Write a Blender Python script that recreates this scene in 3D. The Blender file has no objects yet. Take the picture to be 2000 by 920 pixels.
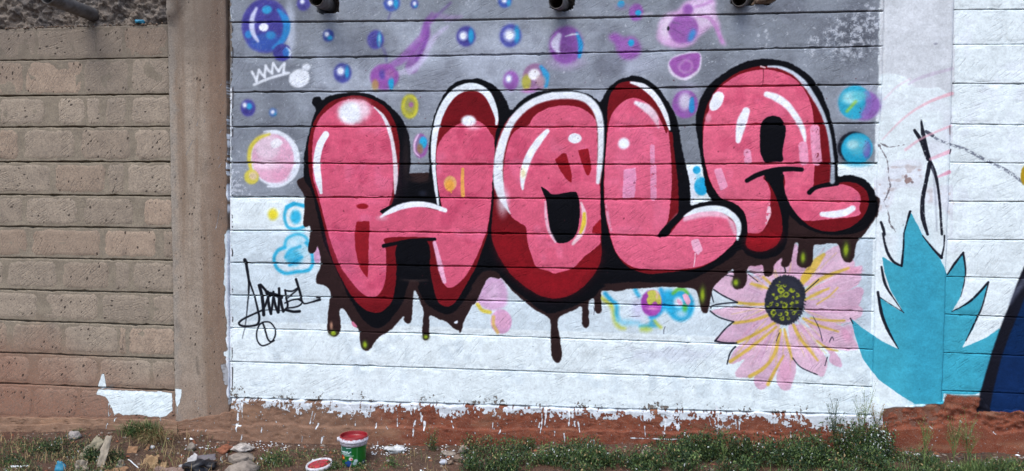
import bpy, bmesh, math, random
import numpy as np
from mathutils import Vector, Matrix, noise as mnoise

# ------------------------------------------------------------------ camera, sky, sun, exposure
scene = bpy.context.scene
F_PX, CX, CY = 1500.0, 1000.0, 460.0            # measured lens of the 2000 x 920 photograph
YAW, PITCH, ROLL = math.radians(7.455), math.radians(2.971), math.radians(0.4286)
CAM = np.array([0.45, -4.5, 1.50])
fwd = np.array([-math.sin(YAW) * math.cos(PITCH), math.cos(YAW) * math.cos(PITCH), -math.sin(PITCH)])
r0 = np.array([math.cos(YAW), math.sin(YAW), 0.0])
u0 = np.cross(r0, fwd)
right = math.cos(ROLL) * r0 + math.sin(ROLL) * u0
up = -math.sin(ROLL) * r0 + math.cos(ROLL) * u0
cam_data = bpy.data.cameras.new('camera')
cam_data.sensor_fit = 'HORIZONTAL'
cam_data.sensor_width = 36.0
cam_data.lens = 36.0 * F_PX / 2000.0
cam_data.clip_start = 0.05
cam_data.clip_end = 500.0
cam = bpy.data.objects.new('camera', cam_data)
scene.collection.objects.link(cam)
M = Matrix(((right[0], up[0], -fwd[0], CAM[0]), (right[1], up[1], -fwd[1], CAM[1]),
            (right[2], up[2], -fwd[2], CAM[2]), (0, 0, 0, 1)))
cam.matrix_world = M
scene.camera = cam

SUN_EL, SUN_AZ = math.radians(58), math.radians(200)     # azimuth from +Y, clockwise: behind the camera, a little left
world = bpy.data.worlds.new('World')
scene.world = world
world.use_nodes = True
wn = world.node_tree.nodes
wl = world.node_tree.links
wn.clear()
wo = wn.new('ShaderNodeOutputWorld')
bg = wn.new('ShaderNodeBackground')
sky = wn.new('ShaderNodeTexSky')
sky.sky_type = 'NISHITA'
sky.sun_disc = False
sky.sun_elevation = SUN_EL
sky.sun_rotation = SUN_AZ
sky.air_density = 1.0
sky.dust_density = 2.5
sky.ozone_density = 1.0
bg.inputs['Strength'].default_value = 0.12
wl.new(sky.outputs[0], bg.inputs['Color'])
wl.new(bg.outputs[0], wo.inputs[0])
sl = bpy.data.lights.new('sun', 'SUN')
sl.energy = 1.1
sl.angle = math.radians(36)
sl.color = (0.97, 1.0, 0.975)
sun = bpy.data.objects.new('sun', sl)
scene.collection.objects.link(sun)
sd = Vector((math.sin(SUN_AZ) * math.cos(SUN_EL), math.cos(SUN_AZ) * math.cos(SUN_EL), math.sin(SUN_EL)))
sun.rotation_euler = sd.to_track_quat('Z', 'Y').to_euler()
scene.view_settings.view_transform = 'Standard'
scene.view_settings.look = 'None'
scene.view_settings.gamma = 1.0
scene.view_settings.exposure = 0.98
scene.view_settings.use_curve_mapping = False

# ------------------------------------------------------------------ measuring helpers
def px(x, y, Y=0.0):
    """the point of the vertical plane at depth Y that the photograph shows at pixel x, y"""
    d = fwd + ((x - CX) / F_PX) * right - ((y - CY) / F_PX) * up
    t = (Y - CAM[1]) / d[1]
    return CAM + t * d
def ipx(X, Z, Y=0.0):
    dx, dy, dz = X - CAM[0], Y - CAM[1], Z - CAM[2]
    c = dx * fwd[0] + dy * fwd[1] + dz * fwd[2]
    return (CX + F_PX * (dx * right[0] + dy * right[1] + dz * right[2]) / c,
            CY - F_PX * (dx * up[0] + dy * up[1] + dz * up[2]) / c)
def lerp_tab(x, xs, ys):
    return float(np.interp(x, xs, ys))
rng = random.Random(7)
def fbm(v, o=4, s=1.0):
    return mnoise.fractal(Vector(v) * s, 1.0, 2.0, o, noise_basis='PERLIN_ORIGINAL')

# course lines, read off the photograph: y at the listed x
MX = [452, 580, 840, 1200, 1340, 1710]
MID = [[44, 43, 40.5, 34, 30, 21.7], [112.6, 112, 109.5, 102, 99, 90.4], [180, 179, 177.7, 174, 170, 165],
       [247.4, 247, 248, 247.5, 245, 240.4], [318, 318.5, 320.5, 321, 320, 318.7], [385, 385, 386.2, 388.5, 390, 394],
       [450.5, 450.3, 454, 459, 461, 466.4], [513, 514.5, 519, 526, 529, 537.6], [576.5, 579, 585, 594, 598, 609],
       [640, 644.5, 652, 664, 669, 683], [706, 710, 718.5, 731, 737, 756], [777, 780, 787, 798, 801, 810]]
LX = [0, 340]
LEFT = [[57, 47], [118, 111.7], [187.5, 184], [248.5, 247], [316, 316], [380, 383], [442, 446], [503, 508.5],
        [565, 573], [625, 636.5], [688.5, 700.5], [748.5, 763], [818, 824]]
RX = [1860, 2000]
RIGHT = [[19, 18], [87, 86], [163, 163.5], [242, 244], [317, 318.5], [393, 394], [467.5, 469], [540.5, 544],
         [614.5, 620], [689.5, 695], [763.5, 769], [800, 806]]
def extrap(xs, ys):
    xs = list(xs); ys = list(ys)
    s0 = (ys[1] - ys[0]) / (xs[1] - xs[0]); s1 = (ys[-1] - ys[-2]) / (xs[-1] - xs[-2])
    return [xs[0] - 500] + xs + [xs[-1] + 500], [ys[0] - 500 * s0] + ys + [ys[-1] + 500 * s1]
def line(xs, ys):
    a, b = extrap(xs, ys)
    return lambda x: np.interp(x, a, b)
mid_l = [line(MX, r) for r in MID]
left_l = [line(LX, r) for r in LEFT]
right_l = [line(RX, r) for r in RIGHT]

# ------------------------------------------------------------------ the mural, painted in code on the plane of the wall
PPM = 370.0
WX0, WX1, WZ0, WZ1 = -3.9, 3.7, -0.25, 3.15
CWD, CHT = int((WX1 - WX0) * PPM), int((WZ1 - WZ0) * PPM)
nrs = np.random.RandomState(11)
def vnoise(cell, seed, sx=1.0, sy=1.0):
    r = np.random.RandomState(seed)
    gw, gh = int(CWD / (cell * sx)) + 3, int(CHT / (cell * sy)) + 3
    g = r.rand(gh, gw).astype(np.float32)
    xx = np.arange(CWD, dtype=np.float32) / (cell * sx); yy = np.arange(CHT, dtype=np.float32) / (cell * sy)
    xi, yi = xx.astype(int), yy.astype(int)
    fx, fy = xx - xi, yy - yi
    fx = fx * fx * (3 - 2 * fx); fy = fy * fy * (3 - 2 * fy)
    a = g[yi][:, xi] * (1 - fx) + g[yi][:, xi + 1] * fx
    b = g[yi + 1][:, xi] * (1 - fx) + g[yi + 1][:, xi + 1] * fx
    return a * (1 - fy)[:, None] + b * fy[:, None]
N3, N7, N18, N50, N140 = vnoise(2.2, 1), vnoise(6, 2), vnoise(17, 3), vnoise(50, 4), vnoise(140, 5)
NBR = 0.5 * vnoise(5, 6, 6, 1) + 0.5 * vnoise(3, 8, 10, 1)       # horizontal brush streaks
NED = 0.6 * N7 + 0.4 * N3
cx_ = WX0 + (np.arange(CWD, dtype=np.float32) + 0.5) / PPM
cz_ = WZ0 + (np.arange(CHT, dtype=np.float32) + 0.5) / PPM
GX, GZ = np.meshgrid(cx_, cz_)
PX, PY = ipx(GX, GZ)
COL = np.zeros((CHT, CWD, 3), np.float32)
ALP = np.zeros((CHT, CWD), np.float32)
FR = {'P': (0, 0, 1), 'Z1': (580, 150, 2.5), 'Z2': (580, 350, 2.5), 'Z3': (900, 150, 2.5), 'Z4': (900, 350, 2.5),
      'Z5': (1160, 200, 2.5), 'Z6': (1340, 100, 2.5), 'Z7': (1340, 300, 2.5), 'Z8': (1340, 450, 2.5),
      'Q3': (440, 0, 2.3), 'Q4': (800, 0, 2.3), 'Q5': (1150, 0, 2.3), 'K': (440, 370, 2.873), 'V': (1600, 0, 2),
      'W': (1600, 460, 2), 'J': (440, 480, 4.6), 'B': (1150, 540, 7.668), 'D': (1700, 220, 4.6), 'G': (180, 690, 5.752),
      'A': (440, 640, 3.285), 'C': (800, 640, 3.285), 'E': (1150, 640, 3.285)}
PLANE = [0.0]
def pts(s):
    f = FR['P']; out = []
    for t in s.split():
        if ',' in t:
            a, b = t.split(',')
            p = px(f[0] + float(a) / f[2], f[1] + float(b) / f[2], PLANE[0])
            out.append(((p[0] - WX0) * PPM, (p[2] - WZ0) * PPM))
        else:
            f = FR[t]
    return np.array(out, np.float32)
def sc(s):                                     # canvas pixels per unit of the frame that the string starts in
    t = s.split()[0]
    return 1.13 / (FR[t][2] if t in FR else 1.0)
def smooth(p, closed, n=6):
    k = len(p)
    if k < 3: return p
    out = []
    for i in range(k if closed else k - 1):
        if closed:
            a, b, c, d = p[i - 1], p[i], p[(i + 1) % k], p[(i + 2) % k]
        else:
            a, b, c, d = p[max(i - 1, 0)], p[i], p[i + 1], p[min(i + 2, k - 1)]
        for j in range(n):
            t = j / n
            out.append(0.5 * ((2 * b) + (c - a) * t + (2 * a - 5 * b + 4 * c - d) * t * t + (3 * b - a - 3 * c + d) * t ** 3))
    if not closed: out.append(p[-1])
    return np.array(out, np.float32)
def blur(m, s):
    r = max(1, int(2.5 * s))
    k = np.exp(-0.5 * (np.arange(-r, r + 1) / s) ** 2); k /= k.sum()
    p = np.pad(m, r)
    o = sum(k[i] * p[i:i + m.shape[0], :] for i in range(2 * r + 1))
    return sum(k[i] * o[:, i:i + m.shape[1]] for i in range(2 * r + 1))
def sstep(a, b, x):
    t = np.clip((x - a) / (b - a), 0, 1)
    return t * t * (3 - 2 * t)
def put(sl_, m, color, alpha=1.0, cover=True):
    m = np.clip(m * alpha, 0, 1)
    COL[sl_] += (np.array(color, np.float32) / 255.0 - COL[sl_]) * m[..., None]
    if cover: ALP[sl_] = np.maximum(ALP[sl_], m)
def poly_mask(p, pad):
    x0, y0 = np.floor(p.min(0)).astype(int) - pad; x1, y1 = np.ceil(p.max(0)).astype(int) + pad
    x0, y0, x1, y1 = max(x0, 0), max(y0, 0), min(x1, CWD), min(y1, CHT)
    h, w = y1 - y0, x1 - x0
    cnt = np.zeros((h, w + 1), np.uint8)
    k = len(p)
    for i in range(k):
        (ax, ay), (bx, by) = p[i], p[(i + 1) % k]
        if ay == by: continue
        if ay > by: ax, ay, bx, by = bx, by, ax, ay
        r = np.arange(max(int(math.ceil(ay - y0 - 0.5)), 0), min(int(math.ceil(by - y0 - 0.5)), h))
        if len(r) == 0: continue
        xs = ax + (r + 0.5 + y0 - ay) / (by - ay) * (bx - ax)
        c = np.clip(np.ceil(xs - 0.5 - x0).astype(int), 0, w)
        np.bitwise_xor.at(cnt, (r, c), 1)
    m = np.bitwise_xor.accumulate(cnt, axis=1)[:, :w].astype(np.float32)
    return m, (slice(y0, y1), slice(x0, x1))
def fill(s, color, soft=1.1, rough=0.35, alpha=1.0, sm=True, brush=0.0):
    p = pts(s)
    if sm: p = smooth(p, True)
    m, q = poly_mask(p, int(4 * soft) + 4)
    m = blur(m, max(soft, 1.0) * 1.3)
    m = m + (NED[q] - 0.5) * rough * (4 * m * (1 - m))
    m = sstep(0.2, 0.8, m) if soft < 2.2 else np.clip(m, 0, 1)
    if brush: m = m * np.clip(1 - brush + 2.0 * brush * (0.55 * N7[q] + 0.45 * NBR[q]) * 1.0, 0, 1)
    put(q, m, color, alpha)
def stroke(s, w, color, soft=1.0, alpha=1.0, alpha1=None, rough=0.3, closed=False, dry=0.0):
    """w: width in units of the string's frame, a number or a list along the line"""
    k = sc(s); p = pts(s)
    ws = np.array(w if isinstance(w, (list, tuple)) else [w, w], np.float32) * k / 2
    if closed: p = np.vstack([smooth(p, True), p[:1]])
    else: p = smooth(p, False)
    if len(p) < 2: return
    L = np.concatenate([[0], np.cumsum(np.hypot(*(p[1:] - p[:-1]).T))]); L /= max(L[-1], 1e-6)
    R = np.interp(L, np.linspace(0, 1, len(ws)), ws)
    A = np.interp(L, [0, 1], [alpha, alpha if alpha1 is None else alpha1])
    pad = int(R.max() + 3 * soft + 3)
    x0, y0 = np.floor(p.min(0)).astype(int) - pad; x1, y1 = np.ceil(p.max(0)).astype(int) + pad
    x0, y0, x1, y1 = max(x0, 0), max(y0, 0), min(x1, CWD), min(y1, CHT)
    m = np.zeros((y1 - y0, x1 - x0), np.float32)
    for i in range(len(p) - 1):
        a, b = p[i], p[i + 1]
        pr = int(max(R[i], R[i + 1]) + 3 * soft + 2)
        bx0, by0 = np.maximum(np.floor(np.minimum(a, b)).astype(int) - pr, (x0, y0)); bx1, by1 = np.minimum(np.ceil(np.maximum(a, b)).astype(int) + pr, (x1, y1))
        if bx1 <= bx0 or by1 <= by0: continue
        yy, xx = np.mgrid[by0:by1, bx0:bx1].astype(np.float32) + 0.5
        d = b - a; l2 = max(float(d @ d), 1e-6)
        t = np.clip(((xx - a[0]) * d[0] + (yy - a[1]) * d[1]) / l2, 0, 1)
        dist = np.hypot(xx - a[0] - t * d[0], yy - a[1] - t * d[1])
        rad = R[i] + t * (R[i + 1] - R[i]) + (NED[by0:by1, bx0:bx1] - 0.5) * rough * 3
        v = sstep(soft, -soft, dist - rad) * (A[i] + t * (A[i + 1] - A[i]))
        mm = m[by0 - y0:by1 - y0, bx0 - x0:bx1 - x0]
        np.maximum(mm, v, out=mm)
    q = (slice(y0, y1), slice(x0, x1))
    if dry: m = m * sstep(dry - 0.15, dry + 0.15, 0.5 * N7[q] + 0.5 * N3[q] + 0.1)
    put(q, m, color)
def blob(fr, x, y, rx, ry, color, soft=3.0, alpha=1.0, rot=0.0, rough=0.4):
    """an oval of paint, radii in units of the frame, soft in canvas pixels"""
    f = FR[fr]; k = 1.13 / f[2]
    c = pts('%s %f,%f' % (fr, x, y))[0]
    a, b = rx * k, ry * k
    r = int(max(a, b) + 3 * soft + 2)
    x0, y0, x1, y1 = max(int(c[0]) - r, 0), max(int(c[1]) - r, 0), min(int(c[0]) + r, CWD), min(int(c[1]) + r, CHT)
    if x1 <= x0 or y1 <= y0: return
    yy, xx = np.mgrid[y0:y1, x0:x1].astype(np.float32) + 0.5
    dx, dy = xx - c[0], yy - c[1]
    cr, sr = math.cos(rot), math.sin(rot)
    u, v = (dx * cr + dy * sr) / a, (-dx * sr + dy * cr) / b
    q = (slice(y0, y1), slice(x0, x1))
    d = (np.hypot(u, v) - 1) * min(a, b) + (NED[q] - 0.5) * rough * 3
    put(q, sstep(soft, -soft, d), color, alpha)

GRAY, WHITE, PINK, RED = (128, 135, 146), (221, 232, 237), (208, 88, 122), (110, 17, 26)
BLACK, BROWN, TEAL, NAVY = (7, 8, 15), (43, 28, 29), (62, 160, 184), (10, 38, 78)
PURP, BLUV, CYAN, YEL = (142, 82, 168), (78, 74, 158), (32, 162, 212), (214, 200, 60)

# ---- base coats
def zone(m, color, alpha=1.0):
    put((slice(None), slice(None)), m, color, alpha)
ml = lambda i: mid_l[i](PX)
wob = (N18 - 0.5) * 7 + (N7 - 0.5) * 4
edge_l = 449 + (N50 - 0.5) * 6 + (N18 - 0.5) * 6 + (N7 - 0.5) * 3 - 7 * sstep(400, 470, PY) * sstep(830, 640, PY) + 3 * sstep(260, 160, PY)
in_mid = (PX > 452) & (PX < 1722)
wall_r = np.interp(PY, [0, 170, 320, 640, 800], [1725, 1721, 1713, 1706, 1702])
base_y = mid_l[11](PX)
# white everywhere on the middle wall and everything to the right of it
m_all = sstep(-1.5, 1.5, PX - edge_l)
tb = PY - base_y - (N50 - 0.5) * 30 - (N18 - .5) * 12 + 8 * sstep(560, 470, PX)
nb = 0.30 * N3 + 0.36 * vnoise(4.0, 41, 1.0, 1.8) + .34 * vnoise(9.0, 42, 1.3, .8)
low = 1 - sstep(0.05, 0.2, nb - 0.08 - np.interp(tb, [-40, -22, -12, 0, 14, 24, 32], [1.0, .80, .66, .46, .34, .16, -.3]))
low = np.where(PX > 1725, 1 - sstep(-3, 6, PY - base_y - 2), low)
zone(m_all * (PX < 1725) * low, WHITE); zone(m_all * (PX < 1725) * low * sstep(-3, 4, PY - base_y), (196, 202, 210))
gl = 1 - sstep(0, 1.5, np.abs(PX - 448) - 3)
# bands of the white part: the second course under the grey is greyer
zone(m_all * (PX < wall_r) * sstep(-2, 2, PY - ml(6)) * (1 - sstep(-2, 2, PY - ml(9) + 14)), (196, 210, 220), 0.75)
zone(m_all * (PX > 1430) * (PX < wall_r) * sstep(-2, 2, PY - ml(6)) * (1 - sstep(-8, 8, PY - ml(8) - 30)), (182, 196, 208), 0.8)
zone(m_all * (PX < wall_r) * sstep(0.5, 0.75, N50) * sstep(-2, 2, PY - ml(9)) * (PY < base_y - 24) * sstep(0.3, .7, N18), (194, 207, 216), 0.55)
zone(sstep(26, 4, np.abs(PX - 1305) * 0.28 + (N18 - .5) * 22 - 6) * sstep(20, 6, np.abs(PY - 692 - (N18 - .5) * 14)), (200, 207, 221), 0.7)
# the grey half
gb = np.where(PX < 900, ml(5), ml(4))
g_m = sstep(-0.8, 0.8, PX - 451.5 - (N7 - 0.5) * 5) * (1 - sstep(-1.5, 1.5, PX - wall_r + 6 + (N7 - 0.5) * 6)) * (1 - sstep(-1.5, 1.5, PY - gb + 1 + (N7 - .5) * 3))
zone(g_m, GRAY)
lite = sstep(0.42, 0.8, 0.6 * N140 + 0.4 * N50) * (0.35 + 0.65 * sstep(560, 640, PX) * sstep(1420, 1250, PX) * sstep(20, 100, PY) * sstep(235, 150, PY))
zone(g_m * lite, (164, 173, 188), 0.85)
zone(g_m * sstep(-160, 40, (PX - 700) * 0.1 - np.abs(PY - 140) * 2 + 60) * sstep(560, 680, PX) * sstep(1450, 1150, PX), (164, 171, 187), 0.55)
zone(g_m * sstep(0.55, 0.85, vnoise(70, 21)), (100, 105, 117), 0.5)
zone(g_m * sstep(0.62, 0.9, vnoise(24, 22)), (106, 110, 122), 0.3)
zone(g_m * sstep(0.72, 0.86, NBR), (160, 168, 186), 0.12)
# scuffed white spots in the grey
sp = 0.5 * N3 + 0.5 * N7
sc1 = sstep(520, 455, PX) * sstep(300, 372, PY)
sc2 = sstep(78, 20, np.hypot((PX - 1665) * 0.85, PY - 72)) * 0.8
sc3 = sstep(60, 15, np.hypot(PX - 1720, PY - 30)) * 0.8 + sstep(20, 4, np.hypot(PX - 1488, (PY - 72) * 0.5)) * 0.7 + sstep(24, 6, np.hypot((PX - 1590) * 0.9, (PY - 90) * 0.5)) * 0.75
scx = np.clip(sc1 + sc2 + sc3 + 0.10, 0, 1)
zone(g_m * sstep(0.08, 0.02, sp - 0.10 - 0.28 * scx), (196, 202, 214), 0.85)
zone(g_m * sc2 * sstep(0.52, 0.66, sp), (60, 62, 72), 0.8)
# white seam left by the brush where wall meets pillar
seam = sstep(4.5, 2.5, np.abs(PX - 448 - (N18 - .5) * 5)) * sstep(60, 200, PY) * (1 - sstep(-6, 6, PY - base_y)) * sstep(0.25, 0.5, NED + 0.35 * sstep(300, 430, PY))
zone(seam, (222, 228, 238))
dark_seam = sstep(1.8, 0.6, np.abs(PX - 453.5 - (N18 - .5) * 3)) * sstep(0.52, 0.66, N18 * 0.5 + NED * 0.5 + 0.1 * sstep(640, 700, PY)) * (PY > 20) * (PY < base_y)
zone(dark_seam, (34, 30, 32), 0.85)
# right pillar: lilac grey above, white below with an uneven brushed border
pil_l = wall_r - 5
m_p = sstep(-1, 1, PX - pil_l)
pb = np.interp(PX, [1715, 1730, 1765, 1780, 1800, 1830, 1860], [150, 146, 150, 168, 176, 170, 190]) + (N18 - 0.5) * 10
bot_r = np.interp(PX, [1700, 1760, 1800, 1842, 1848, 1940, 2000, 2100], [800, 792, 790, 786, 770, 776, 799, 806]) + (N18 - 0.5) * 8
zone(m_p * (1 - sstep(-2, 3, PY - bot_r)), WHITE)
zone(m_p * (PX < 1864) * (1 - sstep(-2, 2, PY - pb)), (204, 209, 216))
zone(m_p * (PX < 1861) * sstep(0.42, 0.6, N50) * sstep(160, 260, PY) * sstep(520, 400, PY), (208, 210, 222), 0.6)
zone((PX > 1858) * sstep(0.5, 0.8, N50) * sstep(0.4, .6, N18) * (PY < 760), (210, 216, 230), 0.35)
zone(m_p * (PX < 1866) * sstep(0.66, 0.8, vnoise(9, 31)) * sstep(240, 330, PY) * sstep(470, 400, PY) * sstep(0.5, 0.62, N50), (176, 160, 158), 0.5)
# ---- small things sprayed on the grey
def bubble(fr, x, y, rx, ry, base=BLUV, shine=(-.2, -.15, .32), cy=(.5, .05, .3, .6), soft=2.4):
    blob(fr, x, y, rx * 1.10, ry * 1.10, base, 4.5, 0.5)
    blob(fr, x, y, rx, ry, base, soft, 0.97)
    blob(fr, x - rx * .1, y + ry * .35, rx * .55, ry * .4, tuple(int(c * 0.8) for c in base), 3, 0.5)
    if cy: blob(fr, x + cy[0] * rx, y + cy[1] * ry, cy[2] * rx, cy[3] * ry, CYAN, 2.8, 0.9)
    if shine:
        blob(fr, x + shine[0] * rx, y + shine[1] * ry, shine[2] * rx * 1.25, shine[2] * ry * 1.25, (170, 178, 220), 2.5, 0.8)
        blob(fr, x + shine[0] * rx, y + shine[1] * ry, shine[2] * rx * .8, shine[2] * ry * .8, (236, 240, 250), 1.5)
blob('Q3', 290, 130, 26, 120, (190, 200, 222), 7, 0.7)
blob('Q3', 180, 116, 116, 124, BLUV, 3, 0.9)
blob('Q3', 175, 115, 105, 115, (70, 66, 150), 2)
blob('Q3', 180, 190, 80, 40, (52, 92, 178), 6, 0.8)
stroke('Q3 238,45 268,85 275,130 255,180 215,215', [14, 34, 34, 24, 12], (42, 140, 210), 3, 0.9)
blob('Q3', 187, 44, 24, 19, (48, 150, 205), 2.5); blob('Q3', 204, 158, 24, 18, (48, 140, 205), 3, 0.9); blob('Q3', 104, 155, 18, 18, (44, 130, 200), 2.5, .9)
stroke('Q3 140,38 124,70 118,110 126,150 146,184', [12, 22, 26, 22, 12], (206, 212, 240), 2.5, 0.95)
blob('Q3', 172, 122, 23, 19, (232, 236, 250), 1.8)
blob('Q3', 255, 236, 44, 40, (66, 64, 146), 2.2); stroke('Q3 275,215 290,235 282,258', [8, 16, 6], (214, 226, 246), 1.4); blob('Q3', 272, 235, 16, 22, (40, 124, 206), 2, .7)
bubble('Q3', 463, 160, 25, 26, (56, 70, 150), (-.3, -.25, .42), (.25, .35, .5, .4))
bubble('Q3', 675, 178, 37, 40, BLUV, None, (.45, .0, .28, .75)); blob('Q3', 692, 178, 5, 26, (160, 210, 236), 1.2, .8)
bubble('Q3', 527, 328, 40, 42, (70, 74, 158), (-.22, -.2, .42), (.5, -.1, .25, .6))
bubble('Q3', 102, 485, 34, 37, (70, 66, 150), (-.45, -.35, .3), (.15, -.2, .4, .4))
bubble('Q3', 214, 505, 18, 18, (70, 110, 178), (-.1, -.1, .5), (.5, .4, .3, .3))
bubble('Q3', 352, 16, 30, 30, BLUV, (-.2, -.3, .35), None)
bubble('Q3', 748, 13, 36, 36, (64, 84, 170), (-.2, .0, .35), (.5, .1, .3, .6))
bubble('Q3', 850, 18, 16, 18, (64, 74, 160), (.0, -.1, .5), (.3, .5, .4, .3))
bubble('Q4', 428, 4, 28, 28, (66, 90, 180), (-.1, -.1, .4), (.6, .3, .3, .5))
bubble('Q4', 253, 163, 41, 43, (70, 66, 150), (-.3, -.05, .42), (.55, -.05, .3, .7))
bubble('Q4', 453, 160, 46, 48, (74, 80, 166), (-.1, -.05, .5), (.6, -.1, .28, .75))
blob('Q4', 703, 280, 70, 30, (186, 160, 206), 10, 0.6)
bubble('Q4', 703, 203, 70, 78, (140, 84, 168), None, None); stroke('Q4 752,150 768,200 762,255', [12, 22, 14], (38, 150, 214), 2)
stroke('Q4 672,160 655,195 668,235', [22, 40, 14], (220, 216, 242), 3.5, 0.95); stroke('Q4 700,163 730,155 757,153', [5, 8, 5], (225, 232, 245), 1)
bubble('Q4', 455, 362, 33, 40, (150, 92, 176), (-.3, -.2, .4), None)
blob('Q4', 567, 345, 58, 58, (150, 110, 150), 2.4); blob('Q4', 525, 370, 20, 34, (178, 172, 70), 3); stroke('Q4 590,300 612,335 612,385', [14, 30, 18], (44, 150, 206), 2.5)
blob('Q4', 560, 335, 26, 24, (240, 240, 246), 3); blob('Q4', 535, 408, 30, 9, (176, 90, 176), 3, 0.7); blob('Q4', 590, 365, 22, 26, (170, 140, 150), 4, .8)
# crown and chick
for a in ('Q3 120,322 132,345 141,366', 'Q3 141,366 146,340 152,315', 'Q3 152,315 166,335 178,346', 'Q3 178,346 179,320 182,296', 'Q3 182,296 196,318 211,330',
          'Q3 211,330 212,305 216,285', 'Q3 216,285 228,305 241,320', 'Q3 241,320 252,300 266,285', 'Q3 266,285 264,305 261,326', 'Q3 130,381 200,352 286,328'):
    stroke(a, 12, (226, 232, 242), 1.3, 0.95)
blob('Q3', 333, 352, 50, 42, (224, 230, 240), 3.0, 1, .3); blob('Q3', 364, 302, 20, 17, (218, 224, 236), 2.5); stroke('Q3 262,322 290,330', 8, (215, 222, 235), 2, .8)
# purple squid with its trailing arms
for a, w, c, al in (('Q3 735,300 790,268 850,205 900,150', [26, 40, 34, 30], (150, 92, 176), .75), ('Q4 10,300 35,235 55,205 75,160 80,110 120,70', [60, 60, 44, 34, 24, 14], (138, 76, 164), .7),
                    ('Q3 780,330 860,300 905,250', [20, 26, 14], (196, 190, 222), .7), ('Q4 0,330 60,260 110,170 170,120', [16, 22, 26, 10], (190, 180, 216), .75),
                    ('Q4 30,270 70,190 85,120', [10, 14, 8], (112, 60, 150), .7), ('Q4 110,80 150,45 185,12', [6, 7, 5], (96, 62, 140), .8), ('Q4 100,60 170,80 230,75', [12, 30, 14], (160, 120, 186), .4),
                    ('Q3 690,190 715,230 725,275', [10, 12, 8], (84, 74, 140), .6), ('Q3 742,60 730,90', [6, 5], (84, 74, 140), .7), ('Q4 55,150 75,95 100,62', [14, 20, 8], (126, 70, 158), .7)):
    stroke(a, w, c, 4.5, al)
blob('Q3', 715, 345, 66, 58, (148, 84, 168), 3.5); blob('Q3', 745, 374, 13, 28, CYAN, 2.2); blob('Q3', 674, 382, 16, 24, (176, 140, 80), 3, .85); blob('Q3', 705, 335, 14, 22, (84, 70, 160), 3.5, .8); blob('Q3', 740, 335, 22, 22, (176, 110, 170), 3, .6)
blob('Q3', 828, 478, 40, 54, (176, 172, 46), 2.5); blob('Q3', 828, 474, 24, 34, (150, 148, 90), 3, .8); stroke('Q3 800,470 812,440 838,432 858,460 854,510 825,525 803,500 800,470', 10, (196, 190, 56), 1.6); blob('Q3', 834, 470, 11, 12, (166, 100, 158), 2)
blob('Q3', 878, 655, 34, 54, (150, 80, 156), 2); blob('Q3', 879, 652, 22, 40, (128, 110, 150), 2); blob('Q3', 890, 640, 18, 26, CYAN, 2); blob('Q3', 875, 668, 14, 22, (150, 110, 70), 3, .8)
stroke('Q3 868,605 852,640 852,680 872,702', [6, 9, 9, 6], (226, 190, 222), 1)
# pink bubble with yellow rim
blob('Q3', 222, 712, 118, 126, (224, 230, 242), 3); blob('Q3', 208, 712, 108, 116, (206, 178, 70), 3, 0.0)
blob('Q3', 214, 712, 102, 112, (224, 168, 196), 1.8)
blob('Q3', 190, 660, 60, 60, (228, 206, 222), 9, .8); blob('Q3', 180, 740, 70, 22, (232, 216, 228), 7, .6); blob('Q3', 250, 790, 40, 30, (216, 146, 178), 8, .6)
stroke('Q3 200,603 150,622 115,665 108,725 118,770', [10, 18, 20, 18, 14], (212, 196, 70), 2.2)
blob('Q3', 118, 795, 36, 34, (206, 192, 74), 2.5); blob('Q3', 125, 790, 20, 18, (214, 190, 150), 3); fill('Q3 205,640 235,620 260,640 240,660 215,664', (240, 236, 244), 1.5)
stroke('Q3 175,592 230,590 285,620 322,670 330,730 310,790 255,832 190,838', [6, 12, 13, 13, 13, 13, 12, 8], (226, 233, 244), 1.6, .95)
# fish and blobs on the right of the grey
blob('Q5', 145, 18, 15, 15, CYAN, 2); blob('Q5', 152, 30, 30, 14, (130, 110, 160), 5, .5)
blob('Q5', 213, 55, 30, 37, (142, 84, 166), 3); blob('Q5', 222, 58, 13, 12, CYAN, 1.6); stroke('Q5 235,65 285,60', 8, (200, 196, 214), 2.5, .7)
blob('Q5', 205, 290, 90, 40, (172, 178, 198), 14, .7); blob('Q5', 95, 290, 70, 45, (104, 108, 122), 8, .6)
fill('Q5 88,168 105,150 130,152 155,168 200,166 232,205 226,245 190,268 150,262 128,232 118,198', (146, 86, 168), 2.6); blob('Q5', 170, 215, 40, 30, (158, 104, 178), 5, .6); blob('Q5', 190, 192, 13, 15, CYAN, 1.6)
fill('Q5 306,160 322,95 352,62 400,45 430,12 480,-6 562,-8 566,50 588,110 592,150 616,200 592,192 566,112 540,128 500,160 470,196 420,216 360,210 320,190', (204, 158, 208), 2.4)
fill('Q5 330,90 350,70 385,80 365,130 375,170 330,175 320,140', (228, 214, 234), 5, .4, .9); fill('Q5 440,20 500,0 555,0 560,60 570,100 500,130 470,70', (222, 206, 230), 5, .4, .8)
blob('Q5', 425, 130, 62, 62, (154, 92, 172), 4); blob('Q5', 446, 42, 22, 22, (150, 90, 172), 4); stroke('Q5 480,30 520,20 550,5', 12, (176, 120, 186), 3, .8); stroke('Q5 490,70 540,80 570,120 600,188', [10, 16, 16, 14], (186, 128, 190), 2.5, .85)
fill('Q5 470,130 480,150 465,180 445,183 450,155', (52, 140, 206), 2.4); blob('Q5', 357, 128, 5, 9, (30, 28, 40), 1)
stroke('Q5 375,100 420,110', 3, (90, 60, 110), 1, .7); stroke('Q5 380,130 430,160', 3, (90, 60, 110), 1, .7)
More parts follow.
